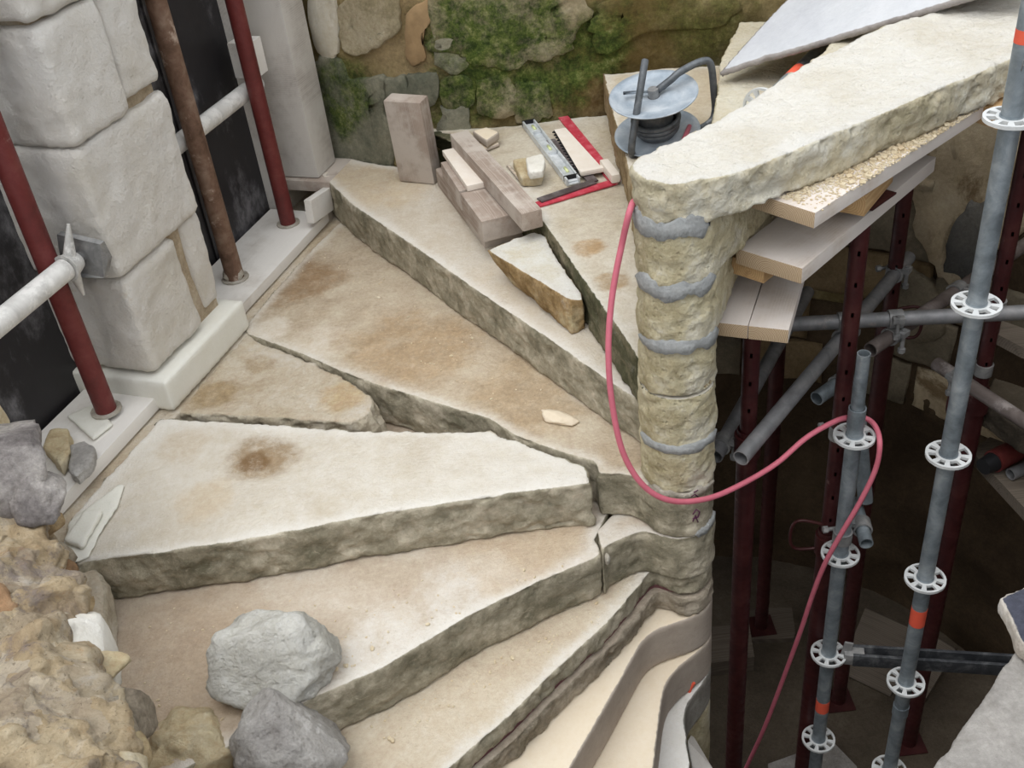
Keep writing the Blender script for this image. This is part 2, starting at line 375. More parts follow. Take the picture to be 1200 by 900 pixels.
m_board = wood_mat('plaster_dusted_board', srgb(214, 208, 200), srgb(200, 194, 186), srgb(170, 162, 152), 160, 'X', srgb(226, 222, 216), .9)
m_redpaint = metal_mat('red_prop_paint', srgb(88, 38, 36), srgb(104, 44, 42), srgb(116, 60, 56), .1, .5, 10, srgb(166, 140, 134), .62)
m_reddark = metal_mat('dark_red_prop_paint', srgb(50, 24, 24), srgb(66, 30, 30), srgb(78, 40, 38), .1, .5, 10, srgb(120, 96, 90), .66)
m_propred = metal_mat('maroon_prop_paint', srgb(50, 20, 21), srgb(64, 26, 27), srgb(78, 40, 38), .1, .5, 10, srgb(130, 104, 98), .64)
m_rust = metal_mat('rusty_brown_tube', srgb(84, 62, 48), srgb(118, 92, 76), srgb(146, 124, 108), .2, .7, 12, srgb(190, 172, 158), .56)
m_galv = metal_mat('galvanised_steel', srgb(108, 116, 122), srgb(136, 145, 151), srgb(166, 173, 178), .5, .5, 14)
m_ros = metal_mat('cast_rosette', srgb(196, 198, 198), srgb(212, 214, 214), srgb(222, 224, 224), .2, .55, 14)
m_tube = metal_mat('dull_tube', srgb(110, 110, 112), srgb(132, 132, 134), srgb(150, 148, 148), .4, .55, 12, srgb(168, 160, 154), .6)
m_tubed = metal_mat('dusty_dark_tube', srgb(86, 76, 72), srgb(112, 102, 98), srgb(140, 132, 130), .3, .6, 9, srgb(160, 152, 148), .55)
m_whtube = metal_mat('plastered_tube', srgb(176, 174, 170), srgb(206, 204, 200), srgb(222, 220, 216), .15, .6, 12, srgb(232, 230, 226), .52)
m_steel = metal_mat('coupler_steel', srgb(118, 118, 118), srgb(146, 146, 146), srgb(170, 168, 166), .4, .55, 20)
m_reelm = metal_mat('dusty_reel_metal', srgb(140, 152, 164), srgb(166, 176, 186), srgb(196, 202, 208), .2, .5, 12, srgb(206, 208, 210), .6)
m_reeld = metal_mat('dark_reel_tube', srgb(70, 74, 78), srgb(92, 96, 100), srgb(116, 120, 124), .3, .5, 20, srgb(176, 178, 180), .62)
m_black = NT('black_sheet')
_c = m_black.mix(m_black.rng(m_black.noise(3.5, 9, .72, m_black.map((1, 1, .6))), .50, .72, 0, .6), srgb(40, 38, 40), srgb(158, 156, 160))
m_black = m_black.done(_c, .45, 0, m_black.bump(m_black.noise(5, 5), .2, .01), .4)
m_hose = plain_mat('pink_rubber', srgb(198, 106, 122), .5, 0, .15, 30)
m_redtool = metal_mat('red_painted_steel', srgb(176, 48, 66), srgb(192, 64, 80), srgb(208, 104, 114), .05, .5, 30, srgb(220, 166, 168), .56)
m_darktool = metal_mat('dark_steel', srgb(84, 74, 74), srgb(104, 94, 94), srgb(150, 144, 144), .4, .5, 15)
m_alu = metal_mat('spirit_level_aluminium', srgb(178, 182, 184), srgb(204, 208, 210), srgb(226, 228, 230), .25, .4, 30)
m_vial = plain_mat('vial_fluid', srgb(206, 214, 160), .1, 0, .05)
m_blk = plain_mat('black_plastic', srgb(30, 30, 32), .5, 0, .1)
m_saww = plain_mat('pale_wood_handle', srgb(226, 216, 204), .7, 0, .2)
m_slate = stone_mat('grey_slate', [srgb(186, 188, 194), srgb(198, 200, 204), srgb(208, 209, 212)], 2, (srgb(128, 122, 120), srgb(146, 140, 136), srgb(160, 154, 150)), None, speck=.1, bump=.2)
m_fgslab = stone_mat('grey_foreground_slab', [srgb(134, 130, 126), srgb(152, 148, 143), srgb(168, 163, 158)], 4, speck=.3, bump=.4)
m_dkslab = stone_mat('dark_topped_slab', [srgb(62, 64, 76), srgb(78, 80, 92), srgb(120, 118, 126)], 5, (srgb(188, 180, 170), srgb(206, 198, 188), srgb(216, 210, 202)), None, speck=.3)
m_orange = plain_mat('orange_tape', srgb(226, 96, 72), .6, 0, .2)
m_crumb = stone_mat('stone_crumbs', [srgb(206, 184, 148), srgb(222, 206, 176), srgb(232, 220, 196)], 10)
m_purple = plain_mat('purple_marker', srgb(96, 48, 80), .7, 0, .2)
m_mortw = stone_mat('pale_mortar', [srgb(170, 162, 148), srgb(196, 188, 174), srgb(214, 208, 196)], 9, speck=.3, bump=.8)
m_purpstone = stone_mat('purple_crack_stone', [srgb(118, 78, 84), srgb(140, 98, 100), srgb(160, 124, 120)], 6, speck=.3)

# ------------------------------------------------------------------ the setting: walls, doors, floor
WALL = [(-1.30, 2.40), (-1.12, 2.22), (-.95, 2.10), (-.72, 1.96), (-.45, 1.90), (0, 1.90), (.55, 1.88), (1.0, 1.72), (1.42, 1.38), (1.72, .9), (1.86, .35), (1.86, -.25), (1.70, -.85), (1.35, -1.4)]
WP = np.array([p for p in spline([(*p, 0) for p in WALL], 10)])[:, :2]
WS = np.concatenate([[0], np.cumsum(np.linalg.norm(np.diff(WP, axis=0), axis=1))])
def wall_at(s):
    x = np.interp(s, WS, WP[:, 0]); y = np.interp(s, WS, WP[:, 1])
    e = .02; tx = np.interp(s + e, WS, WP[:, 0]) - np.interp(s - e, WS, WP[:, 0]); ty = np.interp(s + e, WS, WP[:, 1]) - np.interp(s - e, WS, WP[:, 1])
    L = np.hypot(tx, ty); return x, y, ty / L, -tx / L      # inward normal
def wall_hit(px, py):                               # (s, z) where a sight line meets the wall
    r = ray(px, py); best = None
    for i in range(len(WP) - 1):
        a = WP[i]; d = WP[i + 1] - a; A = np.array([[r[0], -d[0]], [r[1], -d[1]]])
        if abs(np.linalg.det(A)) < 1e-9: continue
        t, u = np.linalg.solve(A, a - CAM[:2])
        if t > 1 and 0 <= u <= 1: best = (WS[i] + u * (WS[i + 1] - WS[i]), CAM[2] + t * r[2])
    return best
def wall_disp(s, z):
    P = np.stack([s * 3, z * 3, s * 0], 1)
    return .022 * fbm(P, 5, 5) + .012 * np.abs(fbm(P * 2.3, 3, 9))
def wall_mesh(s0, s1, z0, z1, ds, dz, thick=.25):
    ss = np.linspace(s0, s1, max(2, int((s1 - s0) / ds))); zz = np.linspace(z0, z1, max(2, int((z1 - z0) / dz)))
    S, Z = np.meshgrid(ss, zz); s, z = S.ravel(), Z.ravel()
    x, y, nx, ny = wall_at(s); d = wall_disp(s, z)
    V = np.stack([x + nx * d, y + ny * d, z], 1); n, m = len(ss), len(zz)
    fs = [(j * n + i, j * n + i + 1, (j + 1) * n + i + 1, (j + 1) * n + i) for j in range(m - 1) for i in range(n - 1)]
    k = len(V); x, y, nx, ny = wall_at(ss); B = np.stack([x - nx * thick, y - ny * thick, 0 * x], 1)
    V = np.concatenate([V, B + [0, 0, z0], B + [0, 0, z1]])
    fs += [(k + i + 1, k + i, k + n + i, k + n + i + 1) for i in range(n - 1)]
    fs += [(i + 1, i, k + i, k + i + 1) for i in range(n - 1)]
    t0 = (m - 1) * n
    fs += [(t0 + i, t0 + i + 1, k + n + i + 1, k + n + i) for i in range(n - 1)]
    me = bpy.data.meshes.new('wall'); me.from_pydata(V.tolist(), [], fs); return me
def wspot(px, py, r): s, z = wall_hit(px, py); x, y, nx, ny = wall_at(np.array([s])); return (float(x[0]), float(y[0]), z), r

def moss_mat(name, cols, green, extra=()):
    t = NT(name)
    col = t.ramp(t.noise(5, 9, .7, dist=.4), [(.28, cols[0]), (.45, cols[1]), (.58, cols[2]), (.72, cols[3])])
    for (p, r), c, a, wob in extra: col = t.mix(t.math('MULTIPLY', t.spot(p, r, wob, 5.), a), col, c)
    for (p, r), a in green:
        g = t.ramp(t.noise(15, 10, .8), [(.3, srgb(34, 48, 26)), (.44, srgb(62, 80, 38)), (.54, srgb(96, 112, 52)), (.63, srgb(138, 144, 88)), (.73, srgb(202, 202, 172))])
        brk = t.rng(t.noise(9, 10, .8), .36, .54, .45, 1.)
        col = t.mix(t.math('MULTIPLY', t.math('MULTIPLY', t.spot(p, r, 1.1, 3.5), a), brk), col, g)
    fine = t.noise(60, 5, .75)
    col = t.mix(.35, col, t.ramp(fine, [(.3, (.2, .2, .2, 1)), (.7, (.8, .8, .8, 1))]), 'OVERLAY')
    b = t.bump(t.noise(18, 10, .8), 1., .022); b = t.bump(t.noise(90, 4, .75), .8, .005, b)
    return t.done(col, .95, 0, b, .15)
GSP = [(wspot(610, 40, .45), 1.), (wspot(560, 60, .2), .9), (wspot(405, 110, .2), .95), (wspot(700, 40, .2), .6), (wspot(540, 120, .22), .75), (wspot(640, 125, .2), .8), (wspot(820, 30, .25), .45), (wspot(450, 170, .1), .5)]
BSP = [(wspot(720, 90, .3), srgb(112, 86, 50), .85, .5), (wspot(470, 30, .3), srgb(196, 172, 132), .8, .6), (wspot(760, 50, .35), srgb(116, 100, 58), .7, .7), (wspot(850, 40, .25), srgb(104, 92, 56), .7, .7)]
m_moss = moss_mat('mossy_rubble', [srgb(106, 92, 60), srgb(140, 124, 84), srgb(172, 154, 112), srgb(196, 180, 144)], GSP, BSP)
m_plast = moss_mat('flaking_plaster', [srgb(150, 138, 110), srgb(180, 166, 134), srgb(206, 192, 162), srgb(220, 208, 182)], GSP[:3] + GSP[4:6], [])
m_plastg = moss_mat('grey_green_plaster', [srgb(104, 108, 92), srgb(134, 134, 116), srgb(160, 156, 136), srgb(182, 174, 152)], [GSP[2]], [])
m_lich = moss_mat('lichen_stone', [srgb(150, 144, 120), srgb(176, 172, 150), srgb(198, 194, 176), srgb(212, 208, 194)], [(wspot(530, 85, .12), .8)], [])
m_plastb = plain_mat('brown_plaster', srgb(156, 130, 96), .95, 0, .3, 14, .5)
m_cream = stone_mat('cream_ashlar', [srgb(208, 198, 176), srgb(220, 212, 194), srgb(228, 222, 208)], 3, speck=.2)

s_split = float(WS[np.argmin(np.hypot(WP[:, 0] - 1.15, WP[:, 1] - 1.62))])
wb = structure(put('wall_back', wall_mesh(0, s_split, -.6, 1.25, .013, .013), m_moss))
structure(put('wall_back_upper', wall_mesh(0, s_split, 1.25, 1.9, .05, .05), m_moss)); bpy.data.objects['wall_back_upper'].name = 'trim_1'
def wall_patch(name, pts_px, mat, t=.014, wob=.012, par=None):
    q = [wall_hit(*p) for p in pts_px]; q = spline([(a, b, 0) for a, b in q + q[:1]], 6)[:-1]
    bm = bmesh.new(); sd = len(q) + int(pts_px[0][0]); n = len(q)
    rings = []
    cs = np.mean([a[0] for a in q]); cz = np.mean([a[1] for a in q])
    for k, off, sh in ((0, -.012, 1.), (1, t * .75, 1.), (2, t, .96), (3, t, .55)):
        rg = []
        for i, a in enumerate(q):
            e = 1 + (wob / .1) * (.8 * vnoise(np.array([[i * .45, sd, 0.]]), 3)[0] + .5 * vnoise(np.array([[i * 1.7, sd, 0.]]), 4)[0])
            s = cs + (a[0] - cs) * sh * e; z = cz + (a[1] - cz) * sh * e
            x, y, nx, ny = wall_at(np.array([s])); d = wall_disp(np.array([s]), np.array([z]))[0] * .6 + off + (.006 * vnoise(np.array([[s * 9, z * 9, 1.]]), 8)[0] if k > 1 else 0)
            rg.append(bm.verts.new((x[0] + nx[0] * d, y[0] + ny[0] * d, z)))
        rings.append(rg)
    for a, b in zip(rings, rings[1:]):
        for i in range(n): bm.faces.new((a[i], a[(i + 1) % n], b[(i + 1) % n], b[i]))
    bm.faces.new(rings[-1])
    bmesh.ops.triangulate(bm, faces=[f for f in bm.faces if len(f.verts) > 4])
    return put(name, bm, mat, par or wb, None, True, True)
wall_patch('plaster_patch', [(368, -30), (392, -25), (396, 62), (380, 70), (362, 30)], m_cream, .016)
wall_patch('plaster_patch', [(366, 66), (400, 72), (412, 94), (450, 92), (455, 130), (462, 190), (420, 186), (385, 172), (372, 120)], m_plastg, .02)
wall_patch('plaster_patch', [(476, 14), (512, -6), (508, 20), (496, 40), (500, 70), (486, 78), (474, 60)], m_plastb, .016)
wall_patch('plaster_patch', [(512, -30), (590, -30), (672, -20), (690, 20), (670, 55), (640, 66), (600, 78), (560, 72), (540, 60), (506, 50)], m_plast, .022)
wall_patch('plaster_patch', [(700, 0), (790, -20), (870, 0), (840, 30), (760, 36), (715, 60), (690, 40)], m_moss, .02)
wall_patch('plaster_patch', [(395, 5), (440, -10), (470, 5), (466, 40), (430, 60), (402, 55)], m_plast, .012)
for q, mm in [([(478, 88), (510, 86), (513, 118), (480, 120)], m_plastg), ([(516, 92), (550, 88), (556, 122), (520, 124)], m_plast), ([(518, 126), (548, 126), (550, 158), (516, 158)], m_plastg),
              ([(560, 94), (598, 90), (602, 130), (564, 136)], m_plast), ([(512, 40), (532, 34), (548, 52), (546, 80), (512, 78)], m_lich), ([(604, 96), (640, 98), (642, 136), (606, 140)], m_plast), ([(452, 92), (474, 90), (477, 120), (456, 124)], m_plastg)]:
    wall_patch('stone', q, mm, .018, .016)

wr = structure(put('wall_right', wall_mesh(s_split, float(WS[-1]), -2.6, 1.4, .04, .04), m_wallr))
# stones and plaster remains on the right wall
def m_right(i): return m_wr[i % 3]
m_wr = [stone_mat('shaft_stone_grey', [srgb(104, 96, 82), srgb(128, 118, 100), srgb(150, 138, 118)], 3, speck=.3),
        stone_mat('shaft_stone_tan', [srgb(110, 92, 66), srgb(134, 114, 84), srgb(152, 132, 102)], 3, speck=.3),
        stone_mat('shaft_plaster', [srgb(170, 150, 118), srgb(198, 180, 150), srgb(214, 200, 174)], 3, speck=.25, dirt=srgb(120, 98, 68), dirt_lo=.5), stone_mat('shaft_grey_render', [srgb(84, 84, 82), srgb(104, 102, 98), srgb(124, 120, 112)], 4, speck=.3)]
def wall_stone(parent, s0, s1, z0, z1, mat, t=.03):
    bm = bmesh.new(); n = 5; rg = []
    outl = []
    for i in range(n): outl.append((s0 + (s1 - s0) * i / (n - 1), z0))
    for i in range(n): outl.append((s1 - (s1 - s0) * i / (n - 1), z1))
    for off, sh in ((-.02, 1), (t * .7, 1), (t, .9)):
        r_ = []
        for i, (s, z) in enumerate(outl):
            cs, cz = (s0 + s1) / 2, (z0 + z1) / 2
            s = cs + (s - cs) * sh + rnd.uniform(-.008, .008); z = cz + (z - cz) * sh + rnd.uniform(-.008, .008)
            x, y, nx, ny = wall_at(np.array([s])); d = wall_disp(np.array([s]), np.array([z]))[0] * .5 + off
            r_.append(bm.verts.new((x[0] + nx[0] * d, y[0] + ny[0] * d, z)))
        rg.append(r_)
    k = len(outl)
    for a, b in zip(rg, rg[1:]):
        for i in range(k): bm.faces.new((a[i], a[(i + 1) % k], b[(i + 1) % k], b[i]))
    for i in range(n - 1): bm.faces.new((rg[-1][i], rg[-1][i + 1], rg[-1][k - 2 - i], rg[-1][k - 1 - i]))
    return put('stone', bm, mat, parent, None, True, True)
z = -1.05
while z < .95:
    hgt = rnd.uniform(.2, .32); s = s_split - (.75 if z < -.1 else .35)
    while s < s_split + 1.5:
        L = rnd.uniform(.18, .62)
        if rnd.random() < .3: s += L; continue
        wall_stone(wr, s + .012, s + L - .012, z + .01, z + hgt - .01, m_wr[0 if rnd.random() < .4 else (1 if rnd.random() < .6 else 2)], rnd.uniform(.012, .03)); s += L
    z += hgt
wall_patch('plaster_patch', [(1078, 150), (1130, 130), (1210, 150), (1215, 250), (1165, 300), (1120, 335), (1090, 290), (1072, 220)], m_wr[2], .05, .012, wr)
wall_patch('plaster_patch', [(1128, 250), (1150, 228), (1172, 240), (1166, 300), (1140, 325), (1112, 305)], m_wr[3], .062, .012, wr)
wall_patch('plaster_patch', [(1062, 300), (1100, 340), (1112, 380), (1080, 396), (1050, 360)], m_wr[0], .045, .012, wr)
# lower part of the back wall, in the shaft behind the props
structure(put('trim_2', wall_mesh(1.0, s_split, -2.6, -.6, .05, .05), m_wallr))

# left wall facet: u along the wall, d distance from the newel axis
def FP(u, d, z): return (-.93 * d + .367 * u, .367 * d + .93 * u, z)
FR = Matrix(((.367, -.93, 0), (.93, .367, 0), (0, 0, 1)))
def fbox(u0, u1, d0, d1, z0, z1, bev=0., bm=None):
    bm = bm or bmesh.new(); return box_bm(bm, FP((u0 + u1) / 2, (d0 + d1) / 2, (z0 + z1) / 2), (u1 - u0, d1 - d0, z1 - z0), FR, bev)
ax, ay, _ = FP(.02, 1.735, 0)
wl = structure(put('wall_left', fbox(.03, .45, 1.765, 2.3, -.4, 2.2), m_pierm, None, None, False))
def pier_stone(u0, u1, d0, d1, z0, z1, amp=.008, mat=None, rnd_=2):
    bm = fbox(u0, u1, d0, d1, z0, z1, .02)
    return put('stone', roughen(remesh(bm, .014), amp * .8, 6., rnd_, False, .003, 26.), mat or m_pier, wl)
za, zb, zc = zon(ax, ay, 325), zon(ax, ay, 172), zon(ax, ay, 28)
zp = .125
g = .0035
pier_stone(.0, .30, 1.735, 2.1, zp + .012, za - g, .012)
pier_stone(.36, .47, 1.75, 2.1, zp + .02, za + .01 - g, .01)
pier_stone(-.01, .47, 1.73, 2.1, za + g, zb - g, .008)
pier_stone(.0, .27, 1.725, 2.1, zb + g, zc - g, .008)
pier_stone(.285, .47, 1.735, 2.1, zb + .03, zc + .09, .008)
pier_stone(-.02, .28, 1.725, 2.1, zc + g, zc + .33, .01)
pier_stone(.285, .48, 1.735, 2.1, zc + .10, zc + .4, .01)
pier_stone(-.02, .48, 1.725, 2.1, zc + .41, zc + .8, .01)
put('plinth', roughen(remesh(fbox(-.025, .495, 1.69, 2.1, -.0, .122, .004), .012), .0015, 6, 1), m_plinth, wl)
# walling either side beyond the openings
structure(put('trim_3', fbox(1.37, 1.9, 2.0, 2.3, -.3, 2.2, .01), m_cream, None, None, False))
structure(put('trim_4', roughen(remesh(fbox(-2.3, -.95, 1.95, 2.3, -.4, 1.3, .02), .03), .012, 5, 1), m_pierm))
structure(put('threshold', fbox(-1.4, 1.75, 1.68, 2.5, -.5, -.006, .005), m_broken, None, None, False)); bpy.data.objects['threshold'].name = 'trim_7'
# door panels of black sheet
for i, (u0, u1) in enumerate(((-.98, .03), (.44, 1.40))):
    d = structure(put('door_%d' % (i + 1), fbox(u0, u1, 2.06, 2.085, -.2, 2.2), m_black, None, None, False))
    put('batten', fbox(u0 + .02, u0 + .07, 2.045, 2.062, .02, 2.2), m_black, d, None, False)
    put('sheet_fold', fbox(u0 + .45, u0 + .456, 2.05, 2.062, .02, 2.2), m_black, d, None, False)
structure(put('door_lining', fbox(1.355, 1.375, 1.98, 2.06, .03, 2.2), m_board, None, None, False)); bpy.data.objects['door_lining'].name = 'trim_5'
# ground below
fm = prism_bm([(-2.6, -2.2), (2.6, -2.2), (2.6, 2.6), (-2.6, 2.6)], -2.6, -2.32)
structure(put('floor', fm, m_floor, None, None, False))
# wall on the viewer's side, below the line of sight
ring = [(1.72 * math.cos(a), 1.72 * math.sin(a)) for a in np.radians(np.linspace(200, 322, 24))]
ring2 = [(2.15 * math.cos(a), 2.15 * math.sin(a)) for a in np.radians(np.linspace(322, 200, 24))]
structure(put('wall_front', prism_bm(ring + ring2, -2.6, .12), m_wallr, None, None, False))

# ------------------------------------------------------------------ the stair
H = .17; RN = .105
def step_outline(th, ph, front, outer, fil=True, rn=RN, f_in=.26):
    """front: riser points from the wall inwards, outer: wall points from the back line round to the riser."""
    t, p = math.radians(th), math.radians(ph); pts = list(front)
    if fil:
        a = np.array(front[-1]); an = t + math.radians(62); b = rn * np.array([math.cos(an), math.sin(an)])
        tang = np.array([math.sin(an), -math.cos(an)])            # along the circle, away from travel
        c = b + tang * min(.09, .5 * np.linalg.norm(a - b))
        d0 = np.array(front[-1]) - np.array(front[-2]); d0 /= np.linalg.norm(d0); c0 = a + d0 * .45 * np.linalg.norm(a - b)
        for k in range(1, 9):
            s = k / 9; pts.append(tuple((1 - s) ** 3 * a + 3 * (1 - s) ** 2 * s * c0 + 3 * (1 - s) * s * s * c + s ** 3 * b))
    a0, a1 = t + math.radians(62), p + math.radians(270)
    for k in range(25):
        a = a0 + (a1 - a0) * k / 24; pts.append((rn * math.cos(a), rn * math.sin(a)))
    return pts + list(outer)
def wallpt(a, r=1.9): return (r * math.cos(math.radians(a)), r * math.sin(math.radians(a)))
GR = None
# S0, the top slab
S0Z = .965
f0 = [xy(*p, S0Z) for p in ((1128, -12), (1080, 17), (1020, 35), (960, 65), (900, 101), (850, 134), (800, 158))]
b0 = [xy(*p, S0Z) for p in ((850, 207), (900, 190), (1000, 148), (1100, 105), (1170, 76), (1260, 40))]
pts0 = f0 + [(-.075, .072)] + [(RN * math.cos(a), RN * math.sin(a)) for a in np.radians(np.linspace(150, 292, 18))] + b0 + [(1.55, 1.05)]
o = put('stone_step', slab_mesh(pts0, .852, S0Z, .010, .006, 7, 3, True, .003, .7), m_newel, None, (0, 0, .852))
tag(o, 'topmost bright cream stone step slab resting on the uppermost plank', 'stone step', None)

def mk_step(k, th, ph, front_px, outer, mat, label, fil=True, dz=0., joint=None, name='stone_step', vox=.011, amp=.0045, inner=None, extra=None):
    zt = (6 - k) * H + dz; front = [xy(*p, zt) for p in front_px] if front_px and len(front_px[0]) == 2 and abs(front_px[0][0]) > 5 else front_px
    if inner: front = front + inner
    pts = step_outline(th, ph, front, outer, fil)
    root = thing(name, label, 'stone step', (0, 0, (5 - k) * H))
    o_ = put('tread_block', slab_mesh(pts, (5 - k) * H + .004, zt, vox, amp, 6, 2, True, .002, .35), [mat, m_drum], root)
    if k >= 3:
        for f in o_.data.polygons:
            if math.hypot(f.center.x, f.center.y) < RN + .02 and abs(f.normal.z) < .75: f.material_index = 1
    return root
def joint(root, z, a0, a1, hgt, mat, wob=.016, t=.0035, rr=RN):
    bm = bmesh.new(); n = 40; rows = []
    for k, (dz, off) in enumerate(((-.5, -.004), (-.42, t), (0, t * 1.1), (.42, t), (.5, -.004))):
        r_ = []
        for i in range(n + 1):
            a = math.radians(a0 + (a1 - a0) * i / n); e = wob * (vnoise(np.array([[i * .22, 2. * (dz > 0), z * 9]]), 2)[0] + .35 * vnoise(np.array([[i * .7, 3. * (dz > 0), z * 5]]), 5)[0])
            env = min(1, min(i, n - i) / 4 + .15); rad = rr + off
            r_.append(bm.verts.new((rad * math.cos(a), rad * math.sin(a), z + dz * hgt * env + e * (1 if dz else .5))))
        rows.append(r_)
    for a, b in zip(rows, rows[1:]):
        for i in range(n): bm.faces.new((a[i], a[i + 1], b[i + 1], b[i]))
    return put('mortar_joint', bm, mat, root, None, True, True)

# S1 and S2, mostly hidden by the top slab
S1 = mk_step(1, 60, 44, [(.97, 1.40), (.64, .92), (.40, .585), (.14, .22)], [wallpt(39, .5), wallpt(41, 1.1), wallpt(42.5, 1.7), (1.2, 1.36)], m_drum, 'stone step just under the top slab, mostly hidden beside the grey slate')
joint(S1, 5 * H - .004, 180, 306, .05, m_mortar); 
S2 = mk_step(2, 73, 58, [xy(843, 73, .68), xy(840, 110, .68), xy(832, 152, .68), (.1, .35), (.06, .22)], [wallpt(49, .4), wallpt(54, 1.2), wallpt(55, 1.75), (.85, 1.72), (.6, 1.80)], m_drum, 'stone step behind the cable reel, its edge under the grey slate tip')
joint(S2, 4 * H - .004, 185, 322, .045, m_mortar)
S3 = mk_step(3, 88, 72, [(706, 84), (714, 120), (722, 150), (731, 180), (738, 207), (742, 235)], [wallpt(64, .4), wallpt(68, 1.3), (.72, 1.80), (.3, 1.86), (.09, 1.87)], m_brownstep, 'stone step the cable reel lies on, its tan riser facing the tools')
joint(S3, 3 * H - .004, 190, 338, .042, m_mortar)
S4 = mk_step(4, 105, 85, [(470, 100), (560, 180), (637, 262), (667, 305), (695, 345), (722, 383), (745, 418)], [wallpt(77, .4), wallpt(81, 1.3), (.2, 1.86), (0, 1.87), (-.4, 1.88), (-.70, 1.93)], m_mossstep, 'stone step with dark mossy riser carrying the level and saw')
S5 = mk_step(5, 119, 100, [(412, 240), (430, 252), (483, 288), (563, 344), (637, 394), (717, 450), (748, 470)], [wallpt(93, .4), wallpt(97, 1.5), (-.25, 1.87), (-.5, 1.88), (-.8, 1.96), (-1.05, 2.14), (-1.22, 2.2), xy(378, 207, .17)], m_upper, 'long stone step with thick grey riser under the timber stack')
joint(S5, 0 + H * 1.0, 185, 340, .03, m_mortar, .008)
joint(S5, .004, 205, 330, .022, m_mortw, .01)
# S6: stained wedge with the newel drum, the broken piece and the white slab
f6 = [xy(*p, 0) for p in ((290, 392), (350, 414), (403, 437), (437, 450), (493, 467), (537, 481), (573, 491), (603, 511), (660, 531), (697, 541), (701, 556), (725, 556))]
S6 = thing('stone_step', 'brown-stained stone tread between the broken slab and thick grey riser', 'stone step', (0, 0, -H))
p6 = step_outline(180, 120, f6, [wallpt(118, .5), wallpt(114, 1.6), (-.85, 1.92), (-1.02, 2.05), FP(1.05, 1.73, 0)[:2], FP(.5, 1.72, 0)[:2]], True)
put('tread_block', slab_mesh(p6, -H + .004, 0, .010, .004, 6, 2, True, .002, .35), m_stain, S6)
joint(S6, -H + .01, 285, 350, .03, m_mortar, .008)
# purple marker scrawl by the newel joint
bm = bmesh.new()
for q in ([(812, 603), (816, 597), (820, 600), (818, 606), (812, 608)], [(812, 611), (815, 604), (818, 612)], [(813, 577), (818, 574)], [(810, 582), (814, 579), (818, 582)]):
    L = []
    for px, py in q:
        r = ray(px, py); a = r[0] ** 2 + r[1] ** 2; b_ = 2 * (CAM[0] * r[0] + CAM[1] * r[1]); c_ = CAM[0] ** 2 + CAM[1] ** 2 - (RN + .003) ** 2; D = b_ * b_ - 4 * a * c_
        t_ = (-b_ - math.sqrt(max(D, 0))) / 2 / a; L.append(CAM + r * t_)
    path_bm(bm, L, .0022, 6)
put('marker_scrawl', bm, m_purple, S6)['kind'] = 'stuff'
ow_ = [xy(*p, 0) for p in ((188, 489), (300, 494), (413, 503), (558, 504), (573, 503), (597, 512), (637, 527), (683, 544), (689, 553), (694, 566), (621, 575), (537, 588), (425, 605), (350, 621), (283, 633), (167, 650), (104, 657))]
o = put('white_stone_slab', slab_mesh(ow_ + [(-1.74, -.1), FP(-.55, 1.73, 0)[:2], FP(-.02, 1.73, 0)[:2]], -H + .004, -.002, .010, .004, 6, 2, True, .003, .3), m_white, None, (-1, .2, -H + .004))
o.data.transform(Matrix.Identity(4)); tag(o, 'wide chalk-white stone slab with one brown stain in mid stair', 'stone slab')
ob_ = [xy(*p, -.004) for p in ((205, 484), (292, 388), (299, 396), (350, 419), (403, 442), (436, 455), (452, 470), (460, 486), (452, 495), (411, 499), (300, 489), (215, 486))]
tp_ = [xy(*p, -.004) for p in ((205, 484), (292, 388), (299, 396), (350, 419), (403, 442), (425, 455), (437, 466), (436, 482), (420, 493), (395, 496), (300, 489), (215, 486))]
o = put('broken_stone_slab', slab_mesh([(p[0], p[1], -.002) for p in tp_], -H + .004, 0, .010, .006, 9, 3, True, .004, .4, ob_), m_broken, None, (-1.2, .6, -H + .004))
tag(o, 'wedge of stone with ragged broken end beside the white plinth', 'stone slab')

# S7 with a separate newel end
z7 = -H
f7 = [xy(*p, z7) for p in ((120, 960), (210, 905), (283, 868), (369, 818), (450, 783), (550, 722), (642, 678), (704, 652), (702, 640), (698, 632))]
S7 = thing('stone_step', 'sandy stone step with one big grey rock lying on its tread', 'stone step', (0, 0, -2 * H))
p7 = f7 + [(-.2, .05), (-.25, .5), (-.3, 1.0), (-1.6, 1.0), FP(.3, 1.72, 0)[:2], FP(-.6, 1.72, 0)[:2], (-1.72, -.5)]
put('tread_block', slab_mesh(p7, -2 * H + .004, z7, .011, .0045, 6, 2, True, .002, .35), m_tread, S7)
e7 = [xy(*p, z7) for p in ((697, 622), (701, 634), (706, 651), (711, 640), (742, 627))]
put('newel_end', slab_mesh(step_outline(207, 170, e7, [(-.18, .05)], True), -2 * H + .004, z7, .009, .004, 8, 2, True, .002, .35), m_tread, S7)
put('loose_chip', rock_mesh(at(712, 655, z7 - .03), (.012, .012, .025), 5, .3, 3), m_mortw, S7)
